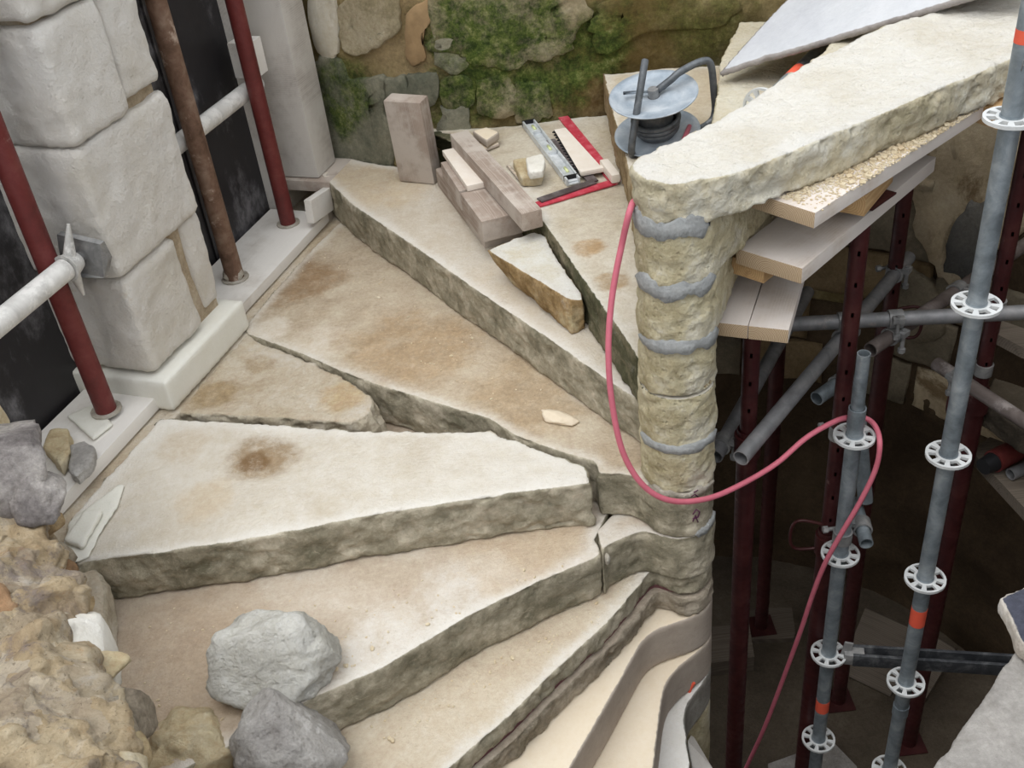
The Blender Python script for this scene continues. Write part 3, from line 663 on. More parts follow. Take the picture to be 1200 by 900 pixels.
# S8, split along its riser
z8 = -2 * H
f8 = [xy(*p, z8) for p in ((500, 930), (529, 899), (600, 838), (637, 800), (717, 726), (762, 672))]
S8 = thing('stone_step', 'stone step with a purple crack running along its riser', 'stone step', (0, 0, -3 * H))
ou8 = [(-.2, .1), (-.6, .3), (-1.7, .0), wallpt(197, 1.75), wallpt(206, 1.75), wallpt(214, 1.75)]
p8 = step_outline(218, 170, f8, ou8, True)
put('tread_block', slab_mesh(p8, z8 - .075, z8, .010, .004, 6, 2, True, .003, .35), m_tread2, S8)
f8b = [(x + .014 * math.cos(math.radians(308)), y + .014 * math.sin(math.radians(308))) for x, y in f8]
put('lower_bed', slab_mesh(step_outline(218, 170, f8b, ou8, True), -3 * H + .004, z8 - .088, .010, .004, 6, 2, True, .003, .35), m_bed, S8)
cr8 = [(x - .012 * math.cos(math.radians(308)), y - .012 * math.sin(math.radians(308))) for x, y in f8]
put('crack_lining', prism_bm(step_outline(218, 170, cr8, ou8, True, RN - .03), z8 - .09, z8 - .07), m_purpstone, S8, None, False)
# S9, S10 new sawn stones, S11 white
def new_step(k, th, front_px, label, mat=m_new, ph=None, outr=None, vox=.009):
    zt = (6 - k) * H; front = [xy(*p, zt) for p in front_px]
    d = np.array(front[0]) - np.array(front[1]); d /= np.linalg.norm(d); front = [tuple(np.array(front[0]) + d * 1.1)] + front
    pts = step_outline(th, th - 45, front, outr or [(-.1, .1), wallpt(th - 40, .6), wallpt(th - 25, 1.7), wallpt(th - 12, 1.72)], True)
    r = thing('stone_step', label, 'stone step', (0, 0, (5 - k) * H))
    put('tread_block', slab_mesh(pts, (5 - k) * H + .003, zt, vox, .0008, 5, 1, True, 0, .3), mat, r); return r
new_step(9, 235, [(669, 899), (712, 825), (748, 760)], 'smooth new sawn stone step below the cracked old step')
new_step(10, 250, [(767, 892), (776, 820)], 'smooth new sawn stone step, lower and narrower, near the photo bottom')
m_s11 = stone_mat('white_lower_step', [srgb(226, 223, 216), srgb(236, 233, 228), srgb(242, 240, 236)], 3, (srgb(132, 128, 120), srgb(150, 146, 138), srgb(168, 164, 156)), None, speck=.2, bump=.5)
S11 = new_step(11, 266, [(812, 920), (803, 850)], 'dusty white step with grey newel side and orange mark', m_s11)
def on_newel(px, py, rr):
    r = ray(px, py); a = r[0] ** 2 + r[1] ** 2; b_ = 2 * (CAM[0] * r[0] + CAM[1] * r[1]); c_ = CAM[0] ** 2 + CAM[1] ** 2 - rr ** 2; D = b_ * b_ - 4 * a * c_
    return CAM + r * ((-b_ - math.sqrt(max(D, 0))) / 2 / a)
bm = bmesh.new(); path_bm(bm, [on_newel(*q, RN + .014) for q in ((813, 800), (809, 807), (806, 815), (804, 824))], .006, 8)
put('orange_mark', bm, m_orange, S11, None, False)
bm = bmesh.new(); V = [at(x, y, -1.05) for x, y in ((806, 868), (812, 900), (816, 960))] ; V2 = [at(x, y, -1.12) for x, y in ((811, 860), (835, 900), (870, 960))]
vs = [[bm.verts.new(p) for p in L] for L in (V, V2, [q - np.array([0, 0, .03]) for q in V2], [q - np.array([0, 0, .03]) for q in V])]
for a, b in zip(vs, vs[1:] + vs[:1]):
    for i in range(2): bm.faces.new((a[i], a[i + 1], b[i + 1], b[i]))
bm.faces.new([v[0] for v in vs]); bm.faces.new([v[2] for v in vs][::-1])
o = put('white_offcut', bm, m_board, None, P3(820, 900, -1.12), False, True); tag(o, 'white pointed offcut at the newel foot, bottom of the photo', 'offcut')
newel = put('newel_drum', roughen(remesh(prism_bm([(RN * math.cos(a), RN * math.sin(a)) for a in np.linspace(0, 6.28, 40)[:-1]], -2.32, -6 * H + .0), .014), .003, 8, 1, True), m_drum, None, (0, 0, -2.32))
tag(newel, 'lower newel column of grey stone running down into the shaft', 'column')

# ------------------------------------------------------------------ boards, packers and stones by the left wall
def lbox(name, label, cat, u0, u1, d0, d1, z0, z1, mat, bev=.004, group=None):
    me = bmesh.new(); box_bm(me, (0, 0, 0), (u1 - u0, d1 - d0, z1 - z0), None, bev)
    o = put(name, me, mat, None, None, 'angle'); o.location = FP((u0 + u1) / 2, (d0 + d1) / 2, (z0 + z1) / 2); o.rotation_euler = (0, 0, math.atan2(.93, .367))
    return tag(o, label, cat, group)
lbox('sill_board', 'long plaster-white board on the tread below the left black door', 'board', -.72, -.005, 1.755, 2.04, .002, .05, m_board)
lbox('sill_board', 'dusty board below the second black door, carrying two tube posts', 'board', .51, 1.33, 1.76, 2.04, .002, .045, m_board)
def flat_stone(name, label, cat, px, z0, th, mat, amp=.002, vox=.007, sm=2, group=None):
    p = [at(*q, z0 + th)[:2] for q in px]; c = np.mean(p, axis=0)
    o = put(name, roughen(remesh(prism_bm(p, z0, z0 + th), vox), amp, 14, sm, True, amp * .4, 60), mat, None, (c[0], c[1], z0)); return tag(o, label, cat, group)
flat_stone('tile_offcut', 'white tile offcut under the foot of the left red post', 'tile', [(78, 487), (110, 472), (132, 496), (108, 514)], .052, .014, m_plinth)
flat_stone('stone_chunk', 'pale stone chunk on the left white board behind the grey one', 'stone', [(48, 522), (58, 502), (80, 500), (82, 526), (70, 545)], .052, .05, m_rub[1], .005)
flat_stone('stone_chunk', 'bluish grey stone chunk on the left white board', 'stone', [(80, 522), (98, 514), (110, 522), (108, 540), (90, 560), (80, 552)], .052, .04, m_rock2, .005)
flat_stone('slate_offcut', 'thin grey slate strip lying lowest on the white slab near the rubble', 'slate', [(72, 640), (80, 610), (138, 566), (146, 566), (140, 590), (120, 620), (104, 652), (84, 660)], .002, .01, m_plinth, .001)
flat_stone('slate_offcut', 'small rectangular slate piece lying on a larger slate strip', 'slate', [(73, 632), (98, 596), (121, 596), (96, 640)], .014, .018, m_plinth, .001)
o = put('mortar_lump', roughen(remesh(prism_bm([at(*q, -.05)[:2] for q in ((84, 662), (112, 658), (126, 690), (128, 730), (112, 760), (84, 740), (70, 700))], -.168, -.03), .012), .012, 9, 4, True, .003, 30), m_broken, None, (*at(105, 710, -.1)[:2], -.168))
tag(o, 'pale mortar lump at the left end of the sandy step beside the rubble', 'mortar')
jb = lbox('jamb_post', 'thick dust-grey timber post right of the second black door', 'timber', 1.385, 1.56, 1.80, 1.99, .175, 2.2, m_jamb, .012)
lbox('packer', 'flat grey wood packer under the timber jamb post', 'wood packer', 1.36, 1.60, 1.74, 1.98, .125, .172, m_timber, .006)
o = lbox('packer', 'thin tilted wood strip leaning beside the foot of the red post by the jamb', 'wood packer', 1.18, 1.36, 1.74, 1.775, .06, .16, m_board, .004); o.rotation_euler[1] = .15
lbox('packer', 'small grey wood block against the corner end of the thick riser', 'wood packer', 1.38, 1.62, 1.60, 1.73, .02, .12, m_timber, .006)
lbox('packer', 'white wood block high behind the red post by the jamb', 'wood packer', 1.26, 1.35, 1.90, 2.0, .66, .80, m_board, .004)

# slanted door props: plain painted tubes
def tube_thing(name, label, cat, p0, p1, r, mat, wall=.003, group=None, seg=20):
    p0 = Vector(p0); bm = bmesh.new(); tube_bm(bm, p0, p1, r, seg, wall); o = put(name, bm, mat, None, p0, 'angle', True); return tag(o, label, cat, group)
def along(px, py, z, px2, py2, x_hint=None):       # vertical post foot
    p = at(px, py, z); return (p[0], p[1], z)
for nm, (px, py), z, lab, mt, r, lean in (('red_post', (125, 481), .067, 'red painted tube post standing before the left black door', m_redpaint, .034, .0),
                                  ('rusty_post', (276, 326), .046, 'rusty brown tube post standing before the second black door', m_rust, .036, .0),
                                  ('red_post', (338, 262), .046, 'red painted tube post beside the timber jamb', m_redpaint, .033, .0)):
    p = at(px, py, z); t = thing(nm, lab, 'post', p)
    bm = bmesh.new(); tube_bm(bm, (p[0], p[1], z), (p[0] + lean, p[1], 2.2), r, 22); put('tube', bm, mt, t, None, 'angle')
    bm = bmesh.new(); tube_bm(bm, (p[0], p[1], z), (p[0], p[1], z + .006), r * 1.5, 14); put('mortar_ring', bm, m_mortw, t, None, False)
    if 'rusty' in nm:
        rk = rock_mesh((p[0], p[1], z + .02), (r * 1.35, r * 1.35, .05), 3, .25, 3); put('mortar_lump', rk, m_mortw, t)
# horizontal strut with wing nut pressing on the pier
zs = .61
t = thing('strut', 'white tube strut with wing nut pressing on the pier, at left', 'strut', FP(-.9, 1.80, zs))
DW = 1.80
bm = bmesh.new(); tube_bm(bm, FP(-1.0, DW, zs), FP(-.14, DW, zs), .034, 22, .004); put('tube', bm, m_whtube, t, None, 'angle', True)
bm = bmesh.new(); tube_bm(bm, FP(-.16, DW, zs), FP(-.02, DW, zs), .017, 14); put('spindle', bm, m_steel, t, None, 'angle')
bm = bmesh.new(); tube_bm(bm, FP(-.135, DW, zs), FP(-.085, DW, zs), .043, 18, 0, .03)
for a in (1.75, 1.75 + math.pi):
    c_, s_ = math.cos(a), math.sin(a)
    tube_bm(bm, FP(-.11, DW + .02 * c_, zs + .02 * s_), FP(-.085, DW + .125 * c_, zs + .125 * s_), .021, 10, 0, .005)
put('wing_nut', bm, m_whtube, t, None, 'angle')
bm = bmesh.new(); pl = [FP(-.062 + .012 * math.cos(k * 1.57), DW + .105 * math.cos(k * .785 + .2) * (1 if k % 2 else .82), zs + .085 * math.sin(k * .785 + .2) * (1 if k % 2 else .82)) for k in range(8)]
v0 = [bm.verts.new(p) for p in pl]; v1 = [bm.verts.new(Vector(p) + Vector((.367, .93, 0)) * .022) for p in pl]
bm.faces.new(v0); bm.faces.new(v1[::-1])
for k in range(8): bm.faces.new((v0[k], v1[k], v1[(k + 1) % 8], v0[(k + 1) % 8]))
put('washer_plate', bm, m_steel, t, None, False, True)
t = thing('strut', 'grey tube strut across the second black door behind the rusty post', 'strut', FP(.5, 1.95, zs))
bm = bmesh.new(); tube_bm(bm, FP(.56, 1.96, zs), FP(1.34, 1.96, zs), .034, 20, .004); put('tube', bm, m_whtube, t, None, 'angle', True)
bm = fbox(.50, .56, 1.88, 2.02, zs - .05, zs + .04, .004); put('wood_pad', bm, m_pine, t, None, 'angle')
bm = bmesh.new(); path_bm(bm, [FP(.5, 1.86, zs - .04), FP(.5, 1.85, zs - .09), FP(.54, 1.85, zs - .10), FP(.55, 1.86, zs - .06)], .005, 8); put('wire_loop', bm, m_steel, t)

# ------------------------------------------------------------------ rubble at left front and loose rocks
def rubble_mat():
    t = NT('rubble_mass'); v = t.n('TexVoronoi'); v.inputs['Scale'].default_value = 9; dv = t.n('VectorMath'); dv.operation = 'ADD'
    nv = t.n('TexNoise'); nv.inputs['Scale'].default_value = 7; nv.inputs['Detail'].default_value = 6; t.l(t.co, nv.inputs['Vector']); sc_ = t.n('VectorMath'); sc_.operation = 'SCALE'; sc_.inputs['Scale'].default_value = .35
    t.l(nv.outputs['Color'], sc_.inputs[0]); t.l(t.co, dv.inputs[0]); t.l(sc_.outputs[0], dv.inputs[1]); t.l(dv.outputs[0], v.inputs['Vector'])
    sp = t.n('SeparateColor'); t.l(v.outputs['Color'], sp.inputs[0])
    cell = t.ramp(sp.outputs[0], [(0, srgb(204, 182, 148)), (.25, srgb(182, 160, 130)), (.45, srgb(162, 152, 146)), (.6, srgb(218, 202, 172)), (.8, srgb(194, 168, 134)), (1, srgb(228, 220, 206))])
    ns = t.ramp(t.noise(9, 9, .75, dist=.6), [(.3, srgb(120, 102, 88)), (.46, srgb(190, 168, 134)), (.56, srgb(218, 200, 168)), (.68, srgb(236, 228, 214))])
    col = t.mix(.55, cell, ns)
    col = t.mix(t.rng(t.noise(5, 9, .8), .52, .62, 0, .75), col, srgb(150, 138, 134))
    col = t.mix(t.rng(t.noise(6, 8, .75, dist=1), .58, .68, 0, .5), col, srgb(176, 132, 86))
    col = t.mix(t.rng(t.noise(90, 5, .7), .58, .7, 0, .6), col, srgb(84, 66, 50))
    b = t.bump(t.noise(22, 9, .8), 1, .02); b = t.bump(t.noise(100, 4, .75), .8, .005, b)
    return t.done(col, .92, 0, b, .2)
bmr = bmesh.new(); r3 = random.Random(12)
def edge_x(py): return float(np.interp(py, [560, 600, 650, 690, 750, 800, 860, 960], [70, 72, 82, 90, 106, 126, 154, 163]))
def rsurf(px, py): return .24 + .0011 * (edge_x(py) - px) + .0004 * (py - 600)
for k in range(90):
    py = r3.uniform(600, 980); sz = r3.uniform(.06, .12); px = edge_x(py) - 38 - abs(r3.gauss(0, 1)) * 60
    if px < -160: px = -160
    p = at(px, py, rsurf(px, py)); rk = rock_mesh((p[0], p[1], p[2] - sz * .35 + r3.uniform(-.015, .02)), (sz * r3.uniform(.9, 1.5), sz * r3.uniform(.8, 1.2), sz), 300 + k, .35, 2, 1.5, None, r3.uniform(0, 3))
    tm = bpy.data.meshes.new('t'); rk.to_mesh(tm); rk.free(); bmr.from_mesh(tm); bpy.data.meshes.remove(tm)
for k in range(16):                                 # body of the wall down to the step
    py = 610 + 24 * k; p = at(edge_x(py) - 95, py, .1); box_bm(bmr, (p[0], p[1], -.08), (.26, .24, .44), Matrix.Rotation(k, 3, 'Z'))
rb = structure(put('trim_6', roughen(remesh(bmr, .0095), .010, 11, 0, False, .006, 32, None, .022), rubble_mat()))
def rub(px, py, z, s, seed, m, flat=None, rot=.3, amp=.32, facets=14):
    p = at(px, py, z); put('stone', rock_mesh(p, s, seed, amp, 4 if max(s) > .09 else 3, 1.5, flat, rot, facets), m_rub[m], rb)
rub(2, 552, .42, (.15, .20, .12), 11, 2, rot=.5)
rub(46, 585, .38, (.085, .12, .075), 12, 2)
rub(-40, 500, .45, (.14, .2, .13), 32, 1)
for k in range(34):                                 # stones standing out of the mass
    py = r3.uniform(600, 930); px = edge_x(py) - 8 - abs(r3.gauss(0, 1)) * 55
    if px < -30: continue
    sz = r3.uniform(.035, .07); rub(px, py, rsurf(px, py) - .02, (sz * r3.uniform(.9, 1.6), sz * r3.uniform(.8, 1.2), sz * r3.uniform(.7, 1)), 100 + k, r3.choice([0, 0, 1, 1, 5, 5, 4]), rot=r3.uniform(0, 3), amp=.4)
rub(104, 765, .29, (.06, .16, .09), 20, 3, rot=.5, amp=.18, facets=5)
rub(132, 845, .28, (.10, .09, .08), 23, 5, rot=.4, amp=.2, facets=8)
rub(134, 895, .31, (.08, .07, .07), 26, 1, amp=.2, facets=6)
def rock(px, py, z, s, seed, m, label, lift=.75, rot=0., sub=5, amp=.3):
    p = at(px, py, z); o = put('rubble_rock', rock_mesh((p[0], p[1], z + s[2] * lift), s, seed, amp, sub, 1.6, z + .002, rot, 6), m, None, (p[0], p[1], z)); return tag(o, label, 'rock')
rock(334, 792, -H, (.18, .135, .135), 52, m_rock, 'big pale grey broken rock on the sandy step', .62, .35, 5, .24)
rock(352, 905, -2 * H, (.155, .14, .17), 46, m_rock2, 'rounded lilac-grey rock below the big pale one', .7, .2, 5, .2)
rock(236, 915, -2 * H, (.16, .12, .13), 43, m_rub[1], 'low cream rock at the bottom edge, left of the rounded one', .7, .1)
p = at(655, 492, 0)
o = put('stone_flake', rock_mesh((p[0], p[1], .010), (.075, .034, .022), 51, .3, 4, 1.5, .001, -.75), m_new, None, (p[0], p[1], 0)); tag(o, 'small flake of stone lying on the brown-stained tread', 'stone flake')

# ------------------------------------------------------------------ timber, stones and tools on the upper steps
def timber(name, label, p0, p1, wd, z0, z1, mat, cat='timber', bev=.006, side=1, tilt=0., group=None):
    """board whose left (or right) lower edge runs p0 -> p1 in plan; own axis along local x"""
    a = Vector((p0[0], p0[1])); b = Vector((p1[0], p1[1])); d = b - a; L = d.length; ang_ = math.atan2(d.y, d.x); n = Vector((-d.y, d.x)) / L * side
    c = (a + b) / 2 + n * wd / 2
    bm = bmesh.new(); box_bm(bm, (0, 0, 0), (L, wd, z1 - z0), None, bev)
    o = put(name, bm, mat, None, None, 'angle'); o.location = (c.x, c.y, (z0 + z1) / 2); o.rotation_euler = (0, tilt, ang_); return tag(o, label, cat, group)
def T(a, b, z): return xy(*a, z), xy(*b, z)
timber('timber_block', 'brown timber forming the bottom layer of the small timber stack', *T((568, 291), (513, 218), .172), .19, .172, .25, m_timber, side=-1)
timber('timber_block', 'grey timber block in front on the stack, top layer', *T((564, 260), (539, 226), .335), .15, .252, .335, m_timber, side=-1)
timber('timber_block', 'timber block at the back of the stack under a white piece', *T((538, 224), (516, 190), .335), .14, .252, .335, m_timber, side=-1)
p = T((547, 218), (518, 176), .36)
timber('plaster_offcut', 'white thin offcut lying on the rear timber block of the stack', *p, .115, .337, .36, m_saww, 'offcut', .003, -1)
timber('timber_beam', 'long square grey timber lying across the stack of blocks', *T((611, 251), (527, 157), .41), .075, .342, .41, m_timber, side=-1)
# block standing against the wall
a = np.array(at(475, 206, .172)); b = np.array(at(517, 210, .172)); d = b - a; d /= np.linalg.norm(d); back = np.array([-d[1], d[0], 0])
bm = bmesh.new(); box_bm(bm, (0, 0, 0), (.36, .165, .075), None, .008)
o = put('timber_block', bm, m_timber, None, None, 'angle'); cc = (a + b) / 2 - back * .03
Mx = Matrix(((0, d[0], back[0]), (0, d[1], back[1]), (1, 0, 0)));
o.matrix_world = Matrix.Translation((cc[0], cc[1], .176 + .18)) @ (Matrix.Rotation(.06, 3, Vector(d)) @ Mx).to_4x4()
tag(o, 'wide brown timber block standing upright against the mossy wall', 'timber')
flat_stone('stone_offcut', 'thin stone offcut at the bottom of the small pile by the wall', 'stone', [(552, 163), (580, 158), (586, 168), (566, 176)], .342, .015, m_new, .001)
flat_stone('stone_offcut', 'square stone offcut topping the small pile by the wall', 'stone', [(553, 153), (570, 148), (586, 154), (570, 165)], .359, .035, m_new, .001)
flat_stone('stone_offcut', 'ochre-stained stone block beside the spirit level, under a white one', 'stone', [(600, 186), (618, 183), (637, 195), (634, 206), (610, 208)], .342, .04, m_rub[1], .003)
flat_stone('stone_offcut', 'white stone block leaning on top beside the spirit level', 'stone', [(615, 184), (636, 179), (640, 188), (636, 200), (619, 202)], .384, .03, m_rub[3], .002)
flat_stone('stone_offcut', 'flat slip of stone between the long timber and ochre block', 'stone', [(592, 192), (597, 191), (619, 214), (612, 216)], .342, .012, m_new, .001)
# stone block on the long step
bt = [at(*q, .295)[:2] for q in ((570, 293), (600, 281), (625, 271), (638, 276), (648, 294), (664, 319), (681, 343), (684, 352), (668, 352))]
bb = [at(*q, .172)[:2] for q in ((594, 327), (610, 310), (636, 300), (650, 312), (660, 328), (676, 352), (688, 376), (687, 386), (670, 392))]
o = put('stone_block', roughen(remesh(prism_bm([(x, y, .295) for x, y in bt], .172, .295, bb), .007), .004, 12, 1, True, .003, 40, .3), m_block, None, (*np.mean(bb, axis=0), .172))
tag(o, 'rough white-topped stone block lying on the long step by the mossy riser', 'stone block')
# spirit level
ZT = .342
a = np.array(at(619, 142, ZT + .02)); b = np.array(at(672, 211, ZT + .02)); d = (b - a)[:2]; L = np.linalg.norm(d); ang_ = math.atan2(d[1], d[0]); c = (a + b) / 2
def local_thing(name, label, cat, loc, rz):
    o = bpy.data.objects.new(name, None); C.objects.link(o); o.location = loc; o.rotation_euler = (0, 0, rz); return tag(o, label, cat)
t = local_thing('spirit_level', 'silver aluminium spirit level on the mossy-edged step', 'spirit level', (c[0], c[1], ZT), ang_)
def lp(name, mat, parent, boxes, bev=.002):
    bm = bmesh.new()
    for cc_, ss_ in boxes: box_bm(bm, cc_, ss_, None, bev)
    return put(name, bm, mat, parent, None, 'angle')
hw = .027
lp('frame', m_alu, t, [((0, 0, .004), (L, 2 * hw, .006)), ((0, hw - .004, .013), (L, .007, .026)), ((0, -hw + .004, .013), (L, .007, .026)), ((0, 0, .010), (L - .02, 2 * hw - .016, .004))], .0015)
for xx in (-.26, .235): lp('end_cap', m_blk, t, [((xx / .26 * L / 2 * .99, 0, .013), (.01, 2 * hw, .027))])
for xx in (-.36, 0., .36):
    vb = lp('vial_block', m_alu, t, [((xx * L, 0, .017), (.08, 2 * hw - .018, .012))]); bm = bmesh.new(); tube_bm(bm, (xx * L - .02, 0, .024), (xx * L + .02, 0, .024), .006, 12); put('vial', bm, m_vial, vb, None, True)
# squares and saw
def square(name, label, corner, e1, e2, w1, w2, th, mat, z):
    q = np.array(at(*corner, z)); t = thing(name, label, 'square', (q[0], q[1], z))
    for e, wd, nm in ((e1, w1, 'blade'), (e2, w2, 'stock')):
        r = np.array(at(*e, z)); d = (r - q)[:2]; L = np.linalg.norm(d); an = math.atan2(d[1], d[0])
        bm = bmesh.new(); box_bm(bm, ((q[0] + r[0]) / 2, (q[1] + r[1]) / 2, z + th / 2 + (.0005 if nm == 'stock' else 0)), (L, wd, th), Matrix.Rotation(an, 3, 'Z'), .001); put(nm, bm, mat, t, None, 'angle')
square('set_square', 'red painted steel square with one arm along the brown-sided riser', (721, 214), (660, 138), (630, 241), .042, .040, .006, m_redtool, ZT)
square('set_square', 'dark steel square lying inside the red one by the level', (696, 214), (645, 165), (632, 236), .036, .036, .006, m_darktool, ZT + .007)
a = np.array(at(657, 150, ZT + .02)); b = np.array(at(695, 202, ZT + .02)); d = (b - a)[:2]; L = np.linalg.norm(d); ang_ = math.atan2(d[1], d[0])
t = local_thing('saw', 'white bladed hand saw lying by the red square', 'saw', (a[0], a[1], ZT + .014), ang_)
bm = bmesh.new(); wb_ = .045
ol = [(0, -wb_ * .6), (L, -wb_), (L + .0, wb_), (0, wb_ * .45)]
v0 = [bm.verts.new((x, y, 0)) for x, y in ol]; v1 = [bm.verts.new((x, y, .004)) for x, y in ol]
bm.faces.new(v0[::-1]); bm.faces.new(v1)
for k in range(4): bm.faces.new((v0[k], v0[(k + 1) % 4], v1[(k + 1) % 4], v1[k]))
put('blade', bm, m_saww, t, None, False, True)
bm = bmesh.new(); nteeth = 16
for k in range(nteeth):
    x = L * (k + .2) / nteeth; dx = L / nteeth; y = -wb_ * .6 - (wb_ * .4) * x / L
    va = [bm.verts.new(p) for p in ((x, y, -.001), (x + dx * .9, y, -.001), (x + dx * .4, y - .013, -.001))]; vb_ = [bm.verts.new(p.co + Vector((0, 0, .004))) for p in va]
    bm.faces.new(va[::-1]); bm.faces.new(vb_)
    for i in range(3): bm.faces.new((va[i], va[(i + 1) % 3], vb_[(i + 1) % 3], vb_[i]))
put('teeth', bm, m_blk, t, None, False)['kind'] = 'stuff'
lp('handle', m_saww, t, [((L + .03, .055, .014), (.15, .034, .034)), ((L - .005, .0, .012), (.03, .10, .02))], .01)

# cable reel lying on its side
ax_ = Vector((-.10, -.16, 1)).normalized(); rc = Vector((.155, 1.14, .545)); 
t = thing('cable_reel', 'grey metal hose reel lying on its side on the step', 'reel', (rc.x, rc.y, .511))
def disc(c, r, mat, nm, par, lipz):
    x, y, dd = basis(ax_); bm = bmesh.new(); pr = None; n = 40
    for rr, h in ((0.02, 0), (.05, .004), (.09, .0), (r - .012, .006), (r, .012), (r, .008), (r - .012, .001), (.09, -.004), (.02, -.004)):
        ring_ = [bm.verts.new(c + (x * math.cos(6.2832 * k / n) + y * math.sin(6.2832 * k / n)) * rr + ax_ * h * lipz) for k in range(n)]
        if pr:
            for k in range(n): bm.faces.new((pr[k], pr[(k + 1) % n], ring_[(k + 1) % n], ring_[k]))
        pr = ring_
    return put(nm, bm, mat, par, None, True, True)
disc(rc, .148, m_reelm, 'lower_flange', t, 1); uc = rc + ax_ * .15
disc(uc, .150, m_reelm, 'upper_flange', t, 1)
bm = bmesh.new(); tube_bm(bm, rc, uc, .06, 24); put('drum', bm, m_reeld, t, None, 'angle')
bm = bmesh.new(); tube_bm(bm, uc - ax_ * .01, uc + ax_ * .03, .018, 16); put('hub', bm, m_steel, t, None, 'angle')
x, y, dd = basis(ax_)
def rp(a, rr, h): v = Vector((math.cos(a), math.sin(a), 0)); v = (v - ax_ * v.dot(ax_)).normalized(); return rc + v * rr + ax_ * h
bm = bmesh.new(); fr = [rp(.25, .015, .168), rp(.35, .07, .185), rp(.35, .11, .20), rp(.35, .19, .205), rp(.35, .225, .18), rp(.32, .228, .08), rp(.3, .225, .0), rp(.2, .19, -.022), rp(-.1, .1, -.02)]
path_bm(bm, spline(fr, 6), .0125, 12); put('handle_frame', bm, m_reeld, t)
bm = bmesh.new(); path_bm(bm, spline([tuple(aty(756, 71, 1.12)), tuple(aty(752, 95, 1.07)), tuple(aty(741, 165, 1.01)), tuple(at(741, 181, .522)), rp(3.9, .12, -.022)], 6), .0125, 12); put('foot_bar', bm, m_reeld, t)
bm = bmesh.new(); path_bm(bm, [rp(.3, .02, .165), rp(2.9, .1, .172), rp(2.9, .03, .172)], .006, 8); put('crank', bm, m_reelm, t)
for k in range(3):
    bm = bmesh.new(); path_bm(bm, [rp(a, .07 + .004 * k, .03 + .018 * k) for a in np.linspace(0, 6.2, 40)], .0085, 8, True); put('hose_coil', bm, m_reeld, t)

# grey slate propped over the steps, and a scaffold standard lying beneath
A = np.array(at(842, 85, .72)); B = np.array(at(1110, 3, 1.0)); Cc = np.array(at(920, 0, .84))
e1 = B - A; e2 = Cc - A; nrm = np.cross(e1, e2); nrm /= np.linalg.norm(nrm)
edge = [(0, 0), (.07, .004), (.13, .02), (.19, .018), (.21, .035), (.26, .012), (.38, .0), (.52, -.004), (.56, .008), (.6, .0), (.8, -.003), (1.0, 0), (1.3, 0)]
pl = [A + e1 * u + e2 * v for u, v in edge] + [A + e1 * 1.2 + e2 * 1.0, A + e1 * .2 + e2 * 1.15, A + e2 * 1.0, A + e2 * .45 + e1 * -.006]
bm = bmesh.new(); v0 = [bm.verts.new(p) for p in pl]; v1 = [bm.verts.new(p - nrm * .022) for p in pl]; k = len(pl)
bm.faces.new(v0); bm.faces.new(v1[::-1])
for i in range(k): bm.faces.new((v0[i], v1[i], v1[(i + 1) % k], v0[(i + 1) % k]))
bmesh.ops.recalc_face_normals(bm, faces=bm.faces)
o = put('slate_slab', roughen(remesh(bm, .008), .001, 10, 1, True, .0008, 40), m_slate, None, A); tag(o, 'large bluish grey slate sheet with chipped edge propped over the upper steps', 'slate')

def rosette_bm(bm, c, axd, r=.062, ri=.0245, th=.009):
    x, y, d = basis(axd); c = Vector(c); sec = []
    for k in range(8):                                # alternating wide and narrow holes
        a = k * math.pi / 4; hw_ = (.29 if k % 2 == 0 else .19)
        sec += [(a - hw_, a - hw_ / 3, 1), (a - hw_ / 3, a + hw_ / 3, 1), (a + hw_ / 3, a + hw_, 1), (a + hw_, a + math.pi / 4 - (.19 if k % 2 == 0 else .29), 0)]
    rad = [ri, .034, .0545, r]; n = len(sec)
    ang_ = [q[0] for q in sec]
    def ringv(h): return [[bm.verts.new(c + (x * math.cos(a) + y * math.sin(a)) * rr + d * h) for a in ang_] for rr in rad]
    U, D = ringv(th / 2), ringv(-th / 2)
    def solid(i, k): return not (i == 1 and sec[k % n][2])
    for i in range(3):
        for k in range(n):
            k2 = (k + 1) % n
            if solid(i, k):
                bm.faces.new((U[i][k], U[i + 1][k], U[i + 1][k2], U[i][k2])); bm.faces.new((D[i][k], D[i][k2], D[i + 1][k2], D[i + 1][k]))
                for (j, kk, jj, kk2, nb) in ((i, k, i, k2, (i - 1, k)), (i + 1, k2, i + 1, k, (i + 1, k)), (i, k2, i + 1, k2, (i, k + 1)), (i + 1, k, i, k, (i, k - 1))):
                    ok = 0 <= nb[0] <= 2 and solid(*nb)
                    if not ok: bm.faces.new((U[j][kk], D[j][kk], D[jj][kk2], U[jj][kk2]))
    return bm
def rosette(c, axd, par): return put('rosette', rosette_bm(bmesh.new(), c, axd), m_ros, par, None, False, True)
a = Vector(at(884, 134, .735)); b = Vector(at(960, 60, .745)); t = thing('scaffold_standard', 'scaffold tube with rosette lying beside the top slab under the slate', 'scaffold pole', a)
d = (b - a).normalized(); bm = bmesh.new(); tube_bm(bm, a - d * .05, a + d * 1.0, .024, 20, .003); put('tube', bm, m_galv, t, None, 'angle', True)
rosette(a + d * .06, d, t)
q = Vector(at(932, 88, .745)); bm = bmesh.new(); l0 = (q - a).dot(d); tube_bm(bm, a + d * (l0 - .03), a + d * (l0 + .05), .0246, 20); put('orange_band', bm, m_orange, t, None, 'angle')

